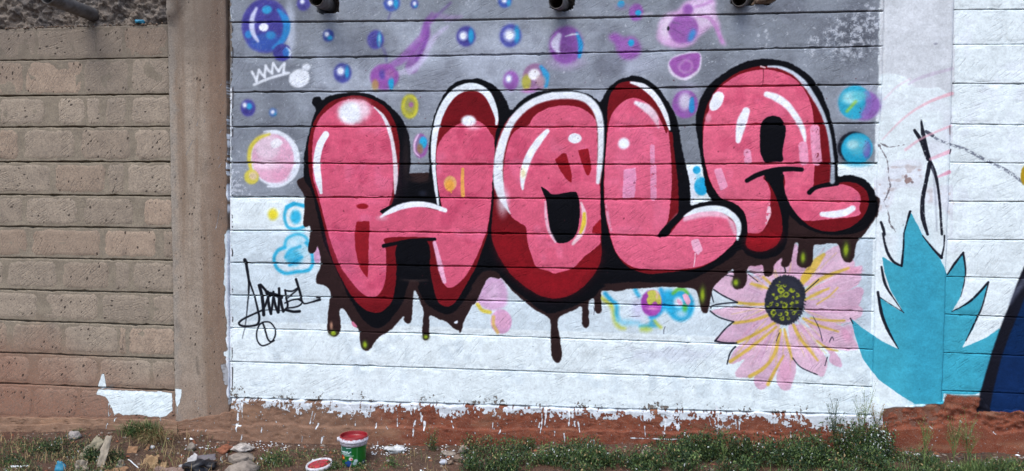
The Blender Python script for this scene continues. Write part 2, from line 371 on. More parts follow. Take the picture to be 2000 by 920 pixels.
fill('Q5 362,325 356,285 380,255 425,240 480,232 506,250 500,310 470,345 430,362 390,350', (216, 206, 226), 2); fill('Q5 368,305 362,280 385,258 425,246 490,238 500,262 490,310 455,338 420,350 385,330', (152, 84, 166), 2); stroke('Q5 430,270 460,280 460,315 425,325 405,300 430,270', 9, (184, 130, 190), 2.5, .8)
blob('Q5', 440, 445, 62, 70, (168, 166, 192), 8, .6); blob('Q5', 433, 468, 54, 60, (146, 86, 168), 2.5); blob('Q5', 432, 455, 26, 36, (206, 196, 222), 6); fill('Q5 455,443 472,440 474,500 452,502', (40, 140, 206), 1.6)
blob('Q5', 1215, 462, 92, 84, (160, 166, 186), 6, .7); blob('Q5', 1240, 475, 60, 60, (140, 96, 176), 4); blob('Q5', 1195, 460, 66, 70, (40, 160, 194), 2.4); stroke('Q5 1245,420 1262,470 1235,515', [18, 34, 24], (140, 98, 180), 4, .9)
blob('Q5', 1180, 440, 36, 26, (150, 214, 222), 6); stroke('Q5 1160,500 1178,480 1200,455', 12, (140, 186, 60), 2.5, .85); blob('Q5', 1215, 430, 30, 18, (90, 190, 206), 6)
blob('Q5', 1190, 662, 66, 66, (20, 22, 34), 1.6); blob('Q5', 1205, 735, 50, 14, (70, 170, 200), 4, .7); blob('Q5', 1204, 668, 63, 65, (30, 164, 204), 1.6); blob('Q5', 1248, 672, 16, 36, (110, 92, 176), 3, .9); blob('Q5', 1186, 650, 22, 18, (226, 240, 240), 5); blob('Q5', 1205, 655, 40, 36, (110, 200, 216), 8, .6)
blob('Z6', 30, 650, 34, 80, (222, 230, 242), 4); blob('Z6', 52, 580, 17, 18, CYAN, 2); blob('Z6', 76, 660, 34, 42, CYAN, 2.4); blob('Z6', 60, 620, 10, 30, (90, 190, 220), 5, .6)
dm = (1 - sstep(-2, 2, PY - gb)) * (PX > 455) * (PX < wall_r)          # overspray: soften and dust what lies on the grey
lum = COL @ np.array([.3, .59, .11], np.float32)
soft_ = np.stack([blur(COL[..., i], 2.0) for i in range(3)], 2)
kk = (dm * (.3 + .5 * N18))[..., None]
COL += (soft_ - COL) * kk
COL += (lum[..., None] * np.array([1.0, 1.01, 1.05], np.float32) - COL) * (dm * .07)[..., None]
COL += (np.array([.52, .54, .60], np.float32) - COL) * (dm * .18 * sstep(.55, .8, .5 * N3 + .5 * N7))[..., None]
# ---- left, on the white
blob('K', 268, 140, 30, 32, (226, 212, 60), 6)
stroke('K 385,80 345,105 332,155 350,210 395,222 440,210', 18, (50, 172, 212), 3.5, .95); stroke('K 345,100 385,82 440,92', 22, (40, 166, 210), 3, .95); blob('K', 395, 155, 32, 40, (46, 174, 216), 5, .95); stroke('K 370,232 440,235', 12, (120, 200, 226), 4, .7)
blob('K', 400, 330, 70, 70, (120, 200, 226), 12, .45); blob('K', 385, 385, 48, 46, (60, 176, 214), 8, .85)
stroke('K 335,315 350,275 400,252 445,262 472,300', 16, (58, 178, 216), 4, .95); stroke('K 335,325 295,345 275,390 290,440 335,470 400,462 470,450 492,395 478,330 455,300', 20, (44, 168, 210), 3.5, .95)
stroke('K 340,380 370,340 420,320', 18, (50, 170, 212), 4, .9); stroke('K 360,425 395,400 430,380', 16, (40, 160, 206), 3.5, .9); blob('K', 428, 432, 16, 18, (206, 224, 236), 4); blob('K', 310, 400, 18, 34, (196, 220, 234), 6, .8); blob('K', 385, 300, 26, 18, (208, 226, 238), 6, .7)
fill('K 505,325 525,322 535,360 530,410 505,412 498,370', (206, 160, 196), 2)
for a, w, al, a1 in (('J 178,128 186,150', [34, 40], 1, 1), ('J 184,145 198,220 212,320 210,420', [30, 28, 22, 18], 1, .95), ('J 210,420 203,500 190,640 172,755 155,830', [16, 14, 13, 12, 10], .9, .45),
                     ('J 212,300 240,385 270,480 296,590 306,655 288,706 225,722 150,720 122,696 160,660 230,625 300,594 350,570', [16, 17, 17, 18, 22, 22, 20, 20, 20, 18, 18, 18, 18], 1, 1),
                     ('J 305,358 325,430 340,530 346,620', 32, 1, 1), ('J 318,352 355,392 385,430 400,450', 26, 1, 1), ('J 345,560 362,530 378,480', 22, 1, 1), ('J 380,415 386,490 398,560 411,610', 28, 1, 1),
                     ('J 412,600 425,520 432,415', 22, 1, 1), ('J 435,470 452,540 474,598', 26, 1, 1), ('J 482,385 484,470 478,596', 26, 1, 1), ('J 375,425 440,440 505,462', 36, 1, 1), ('J 495,470 508,540 522,588', 28, 1, 1), ('J 345,580 420,575 520,585', 9, .8, .8),
                     ('J 536,402 600,408 652,380', 16, 1, 1), ('J 538,400 548,470 560,545 520,590', 20, 1, 1), ('J 536,515 600,488 665,478', 14, 1, 1), ('J 560,470 630,410 655,390', 13, 1, 1), ('J 655,480 690,510 650,545 565,560', 14, 1, 1), ('J 545,575 610,592 668,590', 26, 1, 1),
                     ('J 636,302 654,360 674,430 684,490', [26, 24, 24, 22], 1, 1), ('J 684,490 712,520 780,505 850,484', [18, 14, 17, 24], 1, 1), ('J 820,466 850,466', 14, 1, 1),
                     ('J 350,684 405,690 446,745 450,805 420,860 370,890 325,894 290,850 284,780 305,712 350,684', 14, 1, 1), ('J 335,690 358,755 385,838 412,862 440,850', 17, 1, 1)):
    stroke(a, w, (20, 22, 30), 1.2, al, a1, .2)
stroke('J 640,630 670,690 678,740', [14, 10, 3], (196, 204, 222), 3, .6)
# ---- middle, under the letters
fill('Z4 122,490 155,476 192,480 216,512 228,562 216,618 150,642 78,602 95,548', (206, 166, 202), 2.2); fill('Z4 160,500 185,520 180,590 150,610 130,560', (214, 186, 212), 5, .3, .6); blob('Z4', 197, 695, 52, 60, (208, 160, 196), 2.2); blob('Z4', 210, 690, 34, 40, (216, 162, 192), 5, .6)
stroke('Z4 82,612 105,640 142,650', 18, (214, 196, 84), 2.6); stroke('Z4 160,672 160,710 180,748', 16, (212, 178, 96), 3, .85)
for a, w, c, so in (('B 185,320 260,370 330,420', [50, 60, 40], (186, 192, 66), 6), ('B 340,440 370,520 385,620 420,710 470,760 530,775', [44, 50, 50, 60, 50, 40], (186, 192, 66), 7), ('B 245,255 300,320 370,385', [54, 60, 50], (32, 156, 206), 4.5),
                    ('B 400,400 418,460 415,560 440,640', [50, 60, 60, 50], (46, 164, 204), 6), ('B 440,650 520,690 640,690 740,690', [70, 80, 70, 50], (130, 196, 220), 9), ('B 690,175 715,240 745,290', [56, 56, 50], (46, 164, 206), 4.5),
                    ('B 775,745 860,745 960,735 1030,745', [40, 60, 60, 30], (60, 168, 202), 6), ('B 930,700 960,670 1000,700', [50, 60, 30], (60, 164, 196), 6), ('B 800,790 860,790 920,790', [50, 70, 30], (176, 196, 80), 8), ('B 985,660 1030,720 1075,760', [24, 34, 40], (190, 200, 70), 5)):
    stroke(a, w, c, so, .95)
blob('B', 740, 480, 80, 130, (186, 172, 216), 14, .55); blob('B', 1190, 360, 110, 160, (40, 162, 206), 7); blob('B', 1375, 440, 195, 225, (40, 160, 204), 5); blob('B', 1375, 425, 110, 130, (70, 172, 210), 8, .8); blob('B', 1390, 560, 70, 50, (170, 210, 228), 7, .9)
stroke('B 1080,200 1110,300 1110,420 1080,520 1000,590 930,610', 60, (36, 150, 204), 5, .95)
blob('B', 938, 400, 150, 192, (150, 66, 160), 3); blob('B', 990, 470, 80, 90, (176, 84, 170), 6, .6); fill('B 870,240 960,205 1050,250 1080,350 1075,430 1030,425 1015,375 980,375 930,430 885,420 870,340 900,290', (186, 186, 84), 2); blob('B', 940, 480, 50, 14, (216, 150, 190), 4, .9); fill('B 985,210 1030,225 1065,280 1050,290 1010,250', (232, 176, 206), 2)
stroke('B 1260,255 1340,195 1430,200 1480,260', [40, 50, 50, 40], (96, 176, 66), 4, .95); blob('B', 1440, 470, 32, 50, (80, 166, 66), 5); fill('B 1405,280 1450,255 1500,300 1525,380 1500,435 1455,400', (232, 172, 200), 1.8); blob('B', 1340, 385, 60, 70, (214, 226, 238), 5); fill('B 1310,345 1345,330 1405,405 1385,445 1330,400', (230, 178, 204), 1.8)
blob('B', 1020, 300, 16, 30, (226, 168, 200), 3, .6)
for a in ('B 590,590 650,600 770,592', 'B 1145,750 1125,800 1122,855', 'B 70,455 82,510 75,570'): stroke(a, 9, (50, 48, 66), .8, .7)
# ---- flower
PET = ['400,275 300,212 190,212 140,262 140,292 250,350 395,368', '395,385 250,376 122,394 215,440 262,458 402,424', '402,420 236,455 142,538 250,548 432,462', '432,458 262,556 208,650 282,630 382,560 452,472',
       '450,468 330,580 248,680 245,716 320,710 402,640 458,560', '458,478 440,580 340,700 345,770 402,755 482,600', '480,478 475,600 440,716 460,770 490,782 512,765 536,680 524,600', '500,468 520,600 560,668 640,704 668,712 690,640 640,560 560,468',
       '540,460 690,588 700,640 745,666 760,664 742,612 640,500', '572,428 640,500 700,572 836,582 812,520 740,458', '575,388 700,452 800,446 862,408 840,368 700,380', '575,340 700,330 850,276 856,340 800,396 600,396', '570,310 700,240 846,172 856,196 840,262 700,332',
       '556,270 630,150 740,72 790,120 820,175 690,242', '500,225 515,120 532,58 565,130 602,180 570,252', '440,235 400,160 440,110 480,150 492,222', '410,262 300,190 310,160 380,150 425,215', '420,230 470,110 560,120 560,240']
for i, p in enumerate(PET):
    fill('Z8 ' + p, [(208, 166, 190), (212, 172, 194), (204, 162, 188)][i % 3], 1.8, .5, .9, brush=.14)
for i, p in enumerate(PET):
    q_ = p.split(); k_ = q_[len(q_) // 2 - 1].split(','); x_, y_ = float(k_[0]), float(k_[1])
    for j in range(8):
        u_ = rng.uniform(-.22, .22); e_ = rng.uniform(.55, .92); b_ = rng.uniform(.3, .5)
        dx_, dy_ = x_ - 485, y_ - 345
        stroke('Z8 %f,%f %f,%f' % (485 + dx_ * b_ - dy_ * u_ * b_, 345 + dy_ * b_ + dx_ * u_ * b_, 485 + dx_ * e_ - dy_ * u_ * e_ * .7, 345 + dy_ * e_ + dx_ * u_ * e_ * .7), [4, 9, 3],
               rng.choice([(222, 196, 214), (188, 140, 176), (214, 184, 200), (208, 150, 172), (206, 182, 96), (206, 182, 110)]), 1.6, .55)
blob('Z8', 812, 195, 40, 18, (222, 160, 186), 4, .9); blob('Z8', 790, 500, 30, 40, (210, 150, 180), 6, .7); blob('Z8', 485, 690, 30, 60, (214, 150, 182), 7, .6); blob('Z8', 370, 170, 60, 20, (206, 150, 180), 4, .8)
for a, w in (('250,352 320,360 392,360', 13), ('232,452 320,440 402,415', 14), ('250,548 340,505 432,452', 14), ('216,640 330,560 440,472', [16, 14, 10]), ('312,712 380,670 432,600 462,484', [18, 16, 16, 10]), ('400,752 430,690 475,612', [16, 14, 8]), ('480,482 495,550 518,628', [10, 14, 8]),
             ('524,462 560,530 600,580 642,634', [12, 16, 14, 8]), ('572,430 640,462 742,494', [10, 13, 7]), ('610,428 690,440 772,440', 10), ('580,300 640,250 710,215 792,184', [14, 18, 18, 10]), ('580,338 640,310 694,284', [12, 14, 8]), ('578,232 610,190 640,150 672,118', [34, 40, 36, 16]), ('400,284 360,272 318,260', [8, 16, 8]), ('378,228 415,262', 10), ('640,540 690,576 740,588', [8, 10, 6]), ('640,360 700,320 740,280', 6), ('565,255 600,215', 26)):
    stroke('Z8 ' + a, w, (204, 172, 66), 2.4, .85)
for a, w in (('136,290 180,318 250,352', 7), ('250,352 190,356 134,366 120,378', 7), ('118,394 160,424 232,446', 7), ('232,446 190,482 142,540', 7), ('142,540 190,550 246,550', 9), ('240,568 215,598 200,652', [8, 7, 6]), ('182,218 230,224 270,235', 5), ('122,305 134,350', 5), ('520,622 560,668 640,704', 5), ('690,620 678,660', 4), ('580,300 648,240', 5), ('480,180 486,206', 6), ('305,215 350,250', 4), ('700,545 712,520 720,535', 4), ('620,420 650,480 665,540', 3), ('440,540 455,500', 3)):
    stroke('Z8 ' + a, w, (30, 32, 44), 1, .9)
blob('Z8', 490, 310, 84, 86, (40, 42, 54), 2, 1, 0, 1.5); blob('Z8', 480, 350, 88, 108, (44, 46, 58), 2, 1, 0, 1.2)
for i in range(46):
    a_ = i / 46 * 6.283
    stroke('Z8 %f,%f %f,%f' % (488 + 80 * math.cos(a_), 340 + 110 * math.sin(a_), 488 + 96 * math.cos(a_ + .06), 340 + (120 if math.sin(a_) > 0 else 121) * math.sin(a_ + .06)), 6, (34, 36, 46), 1, .7)
for (x_, y_, r_) in ((465, 290, 20), (490, 315, 20), (520, 290, 13), (440, 330, 12), (422, 316, 10), (546, 314, 10), (412, 362, 12), (440, 362, 12), (480, 366, 18), (520, 360, 12), (545, 350, 10), (520, 330, 10), (428, 404, 16), (458, 408, 11), (490, 405, 14), (515, 382, 10), (525, 405, 12), (495, 428, 10), (470, 432, 9), (545, 385, 8), (455, 272, 10), (480, 268, 9)):
    blob('Z8', x_ + rng.uniform(-3, 3), y_ + rng.uniform(-3, 3), r_ * rng.uniform(.6, .95), r_ * rng.uniform(.5, .85), (160, 172, 44), 1.5, .85, rng.uniform(0, 3), 1.6)
    blob('Z8', x_ + rng.uniform(-4, 4), y_ + rng.uniform(-3, 3), r_ * .42, r_ * .36, (46, 52, 44), 1.3, .85, 0, 1.4)
    blob('Z8', x_ + rng.uniform(-26, 26), y_ + rng.uniform(-20, 20), 5, 4, (140, 152, 44), 1.3, .7, 0, 1.4)
# ---- brown shadow and its drips
fill('Z2 30,-10 35,80 36,150 31,222 44,236 64,230 62,290 54,346 70,362 92,352 100,322 114,370 114,430 95,470 94,508 122,516 150,530 165,560 158,600 150,680 148,735 166,762 192,766 210,745 213,700 208,640 224,630 244,655 272,705 304,738 308,790 318,826 340,838 362,826 378,800 404,768 450,742 500,692 524,664 522,690 542,706 560,686 566,600 572,545 582,548 602,602 618,645 614,700 614,772 630,787 646,772 646,700 650,664 690,682 736,700 766,730 796,736 808,704 830,662 850,622 880,592 920,502 940,476 1000,474 1020,300 980,0 500,-30', BROWN, 1.7, .5)
fill('Z2 765,700 792,686 782,706', (216, 224, 236), 1.2)
fill('Z4 -10,200 -10,728 20,682 60,602 92,540 126,490 152,478 184,476 212,498 250,542 300,588 370,642 428,676 440,720 440,790 444,860 462,894 484,890 494,860 486,790 474,720 476,684 500,662 560,636 590,622 592,700 606,726 626,716 624,650 626,598 650,580 654,640 670,657 688,640 684,560 700,540 740,545 780,547 830,526 880,510 940,516 1000,508 1150,516 1200,500 1160,300 600,300', BROWN, 1.7, .5)
fill('Z5 560,905 600,880 640,830 690,790 700,700 500,760 300,860 0,880 0,918 200,910 350,900 460,906', BROWN, 1.7, .5)
fill('Z7 -80,610 -60,648 0,655 40,662 60,692 74,762 90,780 108,766 120,702 130,662 160,622 200,592 232,562 228,640 244,663 276,656 296,620 300,556 340,550 374,546 380,592 404,601 426,582 430,542 468,506 462,542 486,556 510,532 528,446 538,434 548,450 540,530 560,556 592,556 616,530 622,450 650,444 738,440 754,492 774,526 800,532 820,502 830,442 870,392 915,330 936,270 900,200 500,200 300,420', BROWN, 1.7, .5)
for f_, x_, y_, a_, b_ in (('Z2', 178, 752, 16, 12), ('Z2', 333, 808, 13, 17), ('Z2', 630, 770, 12, 10), ('Z7', 243, 630, 14, 16), ('Z7', 80, 690, 12, 34), ('Z7', 780, 470, 13, 30), ('Z7', 570, 508, 11, 22)):
    blob(f_, x_, y_, a_ * 1.5, b_ * 1.4, (62, 68, 36), 4, .8); blob(f_, x_, y_, a_ * .7, b_ * .8, (156, 182, 40), 3, .85 if y_ < 760 or f_ == 'Z2' else .6)
blob('Z2', 168, 715, 7, 18, (196, 150, 124), 2.5, .8); fill('Z2 265,690 290,710 292,725 272,715', (206, 120, 150), 1.6)
# ---- black body of the lettering
fill('Z1 74,132 76,108 92,97 112,99 124,114 150,95 200,84 270,75 340,82 400,105 450,140 490,180 522,222 545,282 553,340 555,420 552,484 600,486 640,496 645,420 645,340 655,270 666,200 690,140 720,82 750,46 800,18 860,10 Z3 100,12 160,40 200,82 226,126 243,165 290,120 350,82 420,66 500,62 580,72 640,94 676,124 690,112 702,84 730,46 780,12 830,-2 '
     'Q5 190,338 240,348 300,385 345,440 385,510 405,580 415,650 436,740 456,830 Z5 466,400 472,450 474,502 520,490 578,480 Z6 150,742 118,715 100,680 85,600 75,540 65,480 55,420 48,360 52,300 65,250 85,205 110,170 160,125 220,85 290,52 370,38 440,42 510,60 570,95 620,140 655,190 680,245 705,320 722,390 735,470 742,560 742,612 780,604 830,610 880,634 915,675 932,730 935,762 925,800 900,840 860,876 800,893 720,897 660,890 600,870 560,845 525,812 503,792 '
     'Z7 500,330 498,392 488,440 465,482 430,503 380,515 330,508 290,490 268,466 200,520 130,562 60,600 0,626 Z5 380,880 300,880 200,876 100,882 0,890 Z4 780,520 700,525 652,572 600,600 540,626 480,646 430,656 380,632 320,586 250,532 200,482 176,452 150,446 110,452 80,482 40,542 Z2 860,524 820,584 780,637 740,660 700,652 650,622 620,592 590,530 600,505 560,490 545,505 520,592 490,642 450,692 410,724 370,724 330,692 300,652 250,572 220,502 190,442 160,372 130,302 115,242 95,152 72,62 36,0 Z1 34,430 40,360 55,290 70,230 86,180 92,152', BLACK, 1.7, .55)
blob('Z1', 600, 500, 50, 18, (52, 36, 36), 5, .8); blob('Z1', 534, 400, 16, 110, (46, 36, 38), 6, .6); blob('Z2', 575, 492, 60, 10, (56, 44, 44), 3, .7); blob('Z1', 615, 570, 18, 14, (44, 50, 66), 5, .5)
# ---- letters: dark red first, pink on top
fill('Z1 62,480 55,400 58,320 75,240 100,190 140,140 190,110 260,92 320,95 370,112 420,140 455,180 480,230 495,290 503,350 500,420 494,480 478,560 462,622 428,660 470,645 540,622 620,618 700,640 690,560 678,440 678,320 692,230 720,150 760,95 810,65 860,58 910,75 945,110 970,160 985,220 968,290 963,420 955,500 950,590 942,680 930,760 '
     'Z2 932,265 905,345 872,432 822,522 780,592 740,622 702,612 680,580 665,522 650,442 640,312 600,296 500,302 490,330 490,430 480,522 465,592 430,637 390,653 340,641 300,611 260,561 220,491 185,421 160,351 140,271 124,201 104,121 84,60', RED, 1.3)
fill('Z1 80,500 75,400 80,300 95,235 120,190 165,150 210,120 270,108 330,118 380,150 420,200 450,260 465,330 470,420 470,480 466,560 452,622 430,664 500,642 600,634 702,652 700,600 686,520 680,420 688,340 720,285 770,240 830,215 880,215 920,240 945,275 963,310 963,420 955,500 950,590 940,680 925,762 '
     'Z2 915,285 890,350 860,412 820,477 770,522 735,530 715,500 695,430 680,360 668,300 640,284 440,286 435,330 437,420 430,500 410,550 375,578 330,566 290,530 250,480 215,430 190,370 165,300 140,220 115,120 95,50', (208, 89, 119), 1.3)
fill('Z2 150,270 280,265 290,420 330,560 280,520 210,420 180,350', (192, 84, 122), 8, .3, .5); fill('Z1 300,400 450,380 460,560 380,640 250,600', (214, 98, 130), 14, .3, .5)
fill('Z3 165,450 170,360 190,280 225,215 280,160 340,115 420,85 500,78 580,85 635,110 675,155 693,220 695,300 690,430 682,560 684,680 686,780 Z4 686,382 670,432 630,492 570,547 500,578 440,581 380,566 310,521 250,471 200,401 165,331 150,271 152,201 160,100', RED, 1.3)
fill('Z4 180,260 300,290 345,400 420,450 500,460 620,380 680,340 660,430 560,540 440,572 300,505 190,380', (146, 20, 32), 8, .3, .6)
fill('Z3 245,292 290,248 330,235 360,190 420,155 490,140 560,145 610,165 650,200 664,250 667,400 668,500 680,540 682,680 682,790 Z4 682,312 640,350 600,382 550,432 490,453 455,460 420,446 370,430 345,370 325,300 318,235 290,215 250,186 235,150 Z3 236,640 214,600 208,500 215,400', (211, 92, 122), 1.3)
fill('Z3 645,735 684,690 684,768 640,762', (150, 24, 36), 1.2, sm=False); fill('Z3 460,405 500,372 515,375 528,420 541,470 543,521 520,505 488,462', (140, 22, 34), 1.2, sm=False); fill('Z3 572,358 622,350 632,400 638,450 625,483 612,477 590,420', (140, 22, 34), 1.2, sm=False)
fill('Z5 65,100 60,200 52,300 47,400 50,480 60,570 80,660 105,730 150,790 200,820 260,837 330,834 430,822 520,806 590,770 650,720 692,675 711,622 712,590 700,560 670,530 620,512 560,510 500,520 450,545 412,580 382,615 358,657 318,655 316,638 345,604 385,568 408,556 413,480 410,380 400,300 390,230 384,150 Q5 362,590 352,540 330,482 290,422 232,376 180,366 132,378 98,424 84,482 84,560', RED, 1.2)
fill('Q5 88,570 105,510 150,460 200,440 250,455 290,490 325,545 348,600 Z5 362,130 372,220 378,300 380,400 372,500 362,575 345,604 316,640 320,655 352,656 372,640 410,592 450,556 520,526 590,526 650,560 695,600 700,640 690,675 650,720 590,768 520,800 430,814 330,820 220,812 150,780 105,725 80,650 62,560 52,480 50,400 54,300 62,200', (216, 98, 129), 1.2)
stroke('Z5 365,598 405,552', [6, 14], (196, 150, 170), 4, .6)
fill('Z6 85,480 80,400 85,330 100,270 125,220 150,180 190,145 250,105 320,80 380,72 440,75 500,95 550,130 600,190 640,260 670,330 690,400 700,470 706,560 708,642 735,645 780,638 830,645 870,670 890,705 891,750 870,800 830,842 780,868 720,881 660,876 600,851 550,806 510,750 482,690 475,640 472,592 Z7 385,120 405,145 430,190 450,240 466,300 472,350 465,400 445,442 410,466 370,478 330,475 296,456 290,430 300,392 298,340 285,290 255,255 220,235 170,215 135,170 110,120 95,60', RED, 1.2)
fill('Z6 85,500 82,430 90,350 110,290 125,235 155,185 200,150 270,110 340,93 400,90 460,103 520,130 560,165 590,210 610,260 622,320 630,400 632,480 627,560 623,640 620,672 650,668 700,655 760,650 810,665 845,695 853,730 845,770 852,795 820,808 760,815 680,822 620,828 570,824 535,790 500,740 482,690 474,600 380,612 400,650 412,690 410,740 412,780 405,820 380,870 350,890 315,888 300,885 298,840 285,790 255,755 220,735 170,715 135,668 110,610 95,550', (216, 98, 127), 1.2)
fill('Z7 300,400 470,390 440,440 400,466 330,470 296,450', (150, 20, 32), 5, .3, .6)
pk = np.clip(1 - np.abs(COL - np.array([.80, .35, .48], np.float32)).sum(2) / .30, 0, 1)
put((slice(None), slice(None)), pk * sstep(.56, .80, .6 * N50 + .4 * N18), (176, 60, 92), .55, False)
put((slice(None), slice(None)), pk * sstep(.60, .85, .6 * vnoise(44, 51) + .4 * N18), (224, 116, 150), .6, False)
# counters and the black accents
fill('Z3 392,537 425,560 450,575 500,568 552,560 570,575 579,620 579,700 566,760 540,795 500,813 466,806 441,770 428,700 420,630 411,585', BLACK, 1.2); fill('Z3 388,532 430,560 440,600 412,590', BLACK, 1.1, sm=False)
fill('Z6 362,490 360,400 370,350 390,325 425,315 460,325 483,360 486,400 478,440 470,490 471,536 430,540 386,544 372,520', BLACK, 1.3)
fill('Z6 375,598 430,586 473,584 473,640 483,690 506,748 540,800 582,846 560,852 520,815 500,795 470,860 468,800 452,742 432,690 412,652 390,622', BLACK, 1.5, sm=False)
stroke('Z6 298,632 340,608 392,590 450,578 510,575 564,578', [20, 22, 24, 24, 22, 20], BLACK, 1.4); stroke('Z6 603,690 622,672 660,658 735,645', [22, 18, 20, 24], BLACK, 1.4)
stroke('Z2 424,326 480,314 560,298 674,293', [20, 16, 14, 16], BLACK, 1.3); stroke('Z5 322,650 355,622 395,580 430,545', [18, 26, 30, 30], BLACK, 1.4)
fill('Z1 402,656 430,640 470,622 520,610 470,634 420,672', BLACK, 1.2, sm=False)
fill('Z2 495,318 636,306 648,440 640,485 498,482 487,430', BLACK, 1.2)
blob('Z2', 320, 132, 30, 14, (140, 22, 34), 1.3); fill('Z2 290,207 355,204 352,300 349,420 346,484 326,462 302,422 286,340 282,270', (140, 24, 36), 1.3, sm=False)
# ---- lights
HW = (234, 238, 247)
stroke('Z1 378,150 415,185 440,230 460,290 472,350 480,420 482,500 478,570', [6, 16, 20, 18, 20, 24, 22, 8], HW, 2, .95, .8)
fill('Z1 200,180 215,140 250,115 300,112 340,125 362,150 352,185 320,215 270,230 225,220', (234, 204, 218), 4); fill('Z1 203,180 218,142 255,122 290,130 310,165 305,210 270,230 228,220', HW, 3)
stroke('Z1 142,282 115,330 100,390 97,440 105,500 118,565', [34, 38, 36, 38, 34, 16], HW, 1.8)
stroke('Z1 410,684 450,660 510,634 580,622 650,628 724,652', [10, 26, 30, 28, 26, 20], HW, 2.0); blob('Z1', 415, 690, 24, 10, (232, 190, 206), 5, .6)
stroke('Z1 690,624 678,540 668,440 668,340 680,250 700,180 735,115 780,70 840,48 895,58 935,92 962,150 975,200 974,230', [10, 16, 18, 22, 26, 30, 34, 36, 36, 36, 36, 34, 26, 12], (226, 234, 243), 1.8)
blob('Z1', 838, 215, 36, 26, HW, 3.5); blob('Z1', 862, 246, 30, 12, (232, 190, 206), 5, .7)
blob('Z1', 748, 520, 32, 36, (222, 166, 112), 2.2); blob('Z1', 745, 530, 22, 28, (226, 158, 66), 4, .9); stroke('Z1 809,452 808,520 810,578', [16, 17, 20], (224, 160, 84), 1.6); stroke('Z1 750,555 754,566', 6, (226, 158, 66), 1)
stroke('Z2 672,310 690,380 703,440 720,500', [18, 22, 28, 20], (232, 176, 206), 2, .95)
stroke('Z3 240,668 215,620 192,560 182,480 188,390 212,300 245,225 292,168 352,125 425,98 500,90 570,94 622,115 660,158 679,215 684,285 681,400 670,515', [4, 30, 50, 46, 44, 40, 36, 34, 34, 36, 36, 36, 36, 34, 30, 28, 26, 18], (226, 234, 243), 2.6, .97)
blob('Z3', 205, 610, 26, 60, (226, 224, 236), 9, .7)
stroke('Z3 422,266 382,312 342,372 314,440 302,500 302,548', [22, 34, 36, 36, 30, 10], HW, 2.4); blob('Z3', 305, 470, 12, 22, (232, 214, 150), 5, .7); blob('Z3', 557, 301, 32, 24, HW, 1.8)
stroke('Z3 588,615 602,665 602,715 588,762 548,815', [8, 22, 24, 24, 14], (232, 206, 214), 2.4, .9); stroke('Z3 603,668 600,715 584,762', [14, 22, 12], (224, 196, 62), 2.2, .95); stroke('Z3 413,610 416,680 430,750 462,806', [8, 14, 14, 10], (234, 196, 214), 2.4, .85)
stroke('Q5 190,371 240,386 290,425 325,475 350,530 363,582', [10, 24, 26, 24, 20, 8], HW, 1.8); stroke('Q5 212,462 260,486 295,522 313,572', [16, 36, 32, 8], HW, 3.2, .97, .5); blob('Q5', 157, 645, 24, 24, HW, 4)
for a, w in (('Q5 285,658 286,728', 20), ('Q5 290,748 291,888', 26)): stroke(a, w, (224, 150, 186), 1.4, .9, dry=.33)
fill('Q5 156,762 210,752 214,800 206,888 152,892 154,820', (224, 150, 188), 1.4, .4, .92, sm=False, brush=.25)
fill('Z5 472,674 512,665 532,722 508,746 484,722', (232, 178, 204), 1.3, .4, .9, sm=False); stroke('Z5 494,738 492,770 487,802', [5, 4, 3], (236, 200, 216), .9); stroke('Z5 60,500 68,560 84,625', [8, 16, 10], (232, 170, 196), 2.5, .7, dry=.4)
stroke('Z5 445,570 500,545 560,535 610,542 640,556', [20, 40, 44, 40, 20], (232, 190, 210), 4, .85); stroke('Z5 442,556 495,530 560,518 622,522 670,548 700,582 708,622 700,668', [8, 22, 26, 28, 30, 28, 24, 10], (222, 232, 240), 2.0)
stroke('Z5 650,560 672,590 690,640', [10, 22, 12], (232, 196, 214), 4, .7)
stroke('Z6 400,75 450,78 500,95 540,120 580,160 615,210 650,270 680,340 700,420 710,500 716,560 714,636', [8, 14, 16, 22, 20, 18, 16, 15, 15, 15, 18, 22], (206, 218, 234), 2.2, .97, .75)
stroke('Z6 394,210 440,226 490,260 530,310 560,360 576,410 580,440', [26, 34, 32, 28, 28, 24, 10], HW, 2.6); stroke('Z6 294,292 275,340 260,400 254,438', [34, 46, 38, 22], HW, 2.4)
fill('Z6 160,195 186,214 176,256 150,286 122,292 115,262 130,216', HW, 2.0); blob('Z6', 108, 325, 14, 20, (232, 170, 190), 3, .6)
for a, w in (('Z6 570,462 576,535', 40), ('Z6 628,380 632,460 640,536', 42), ('Z6 298,495 302,535', 34)): stroke(a, w, (228, 156, 188), 1.6, .92, dry=.3)
fill('Z6 134,578 172,570 206,660 168,684', (228, 156, 188), 1.4, .4, .92, sm=False, brush=.2); stroke('Z6 664,796 720,797 780,786 812,768', [22, 32, 34, 28], HW, 2.2); stroke('Z6 404,745 404,790 390,842', [8, 22, 8], (236, 206, 220), 1.8, .9, dry=.42)
stroke('Z6 374,76 378,110 374,168', [5, 3, 3], (96, 30, 44), .8, .8); stroke('Z6 365,74 385,80', 8, (226, 200, 206), 1, .8)
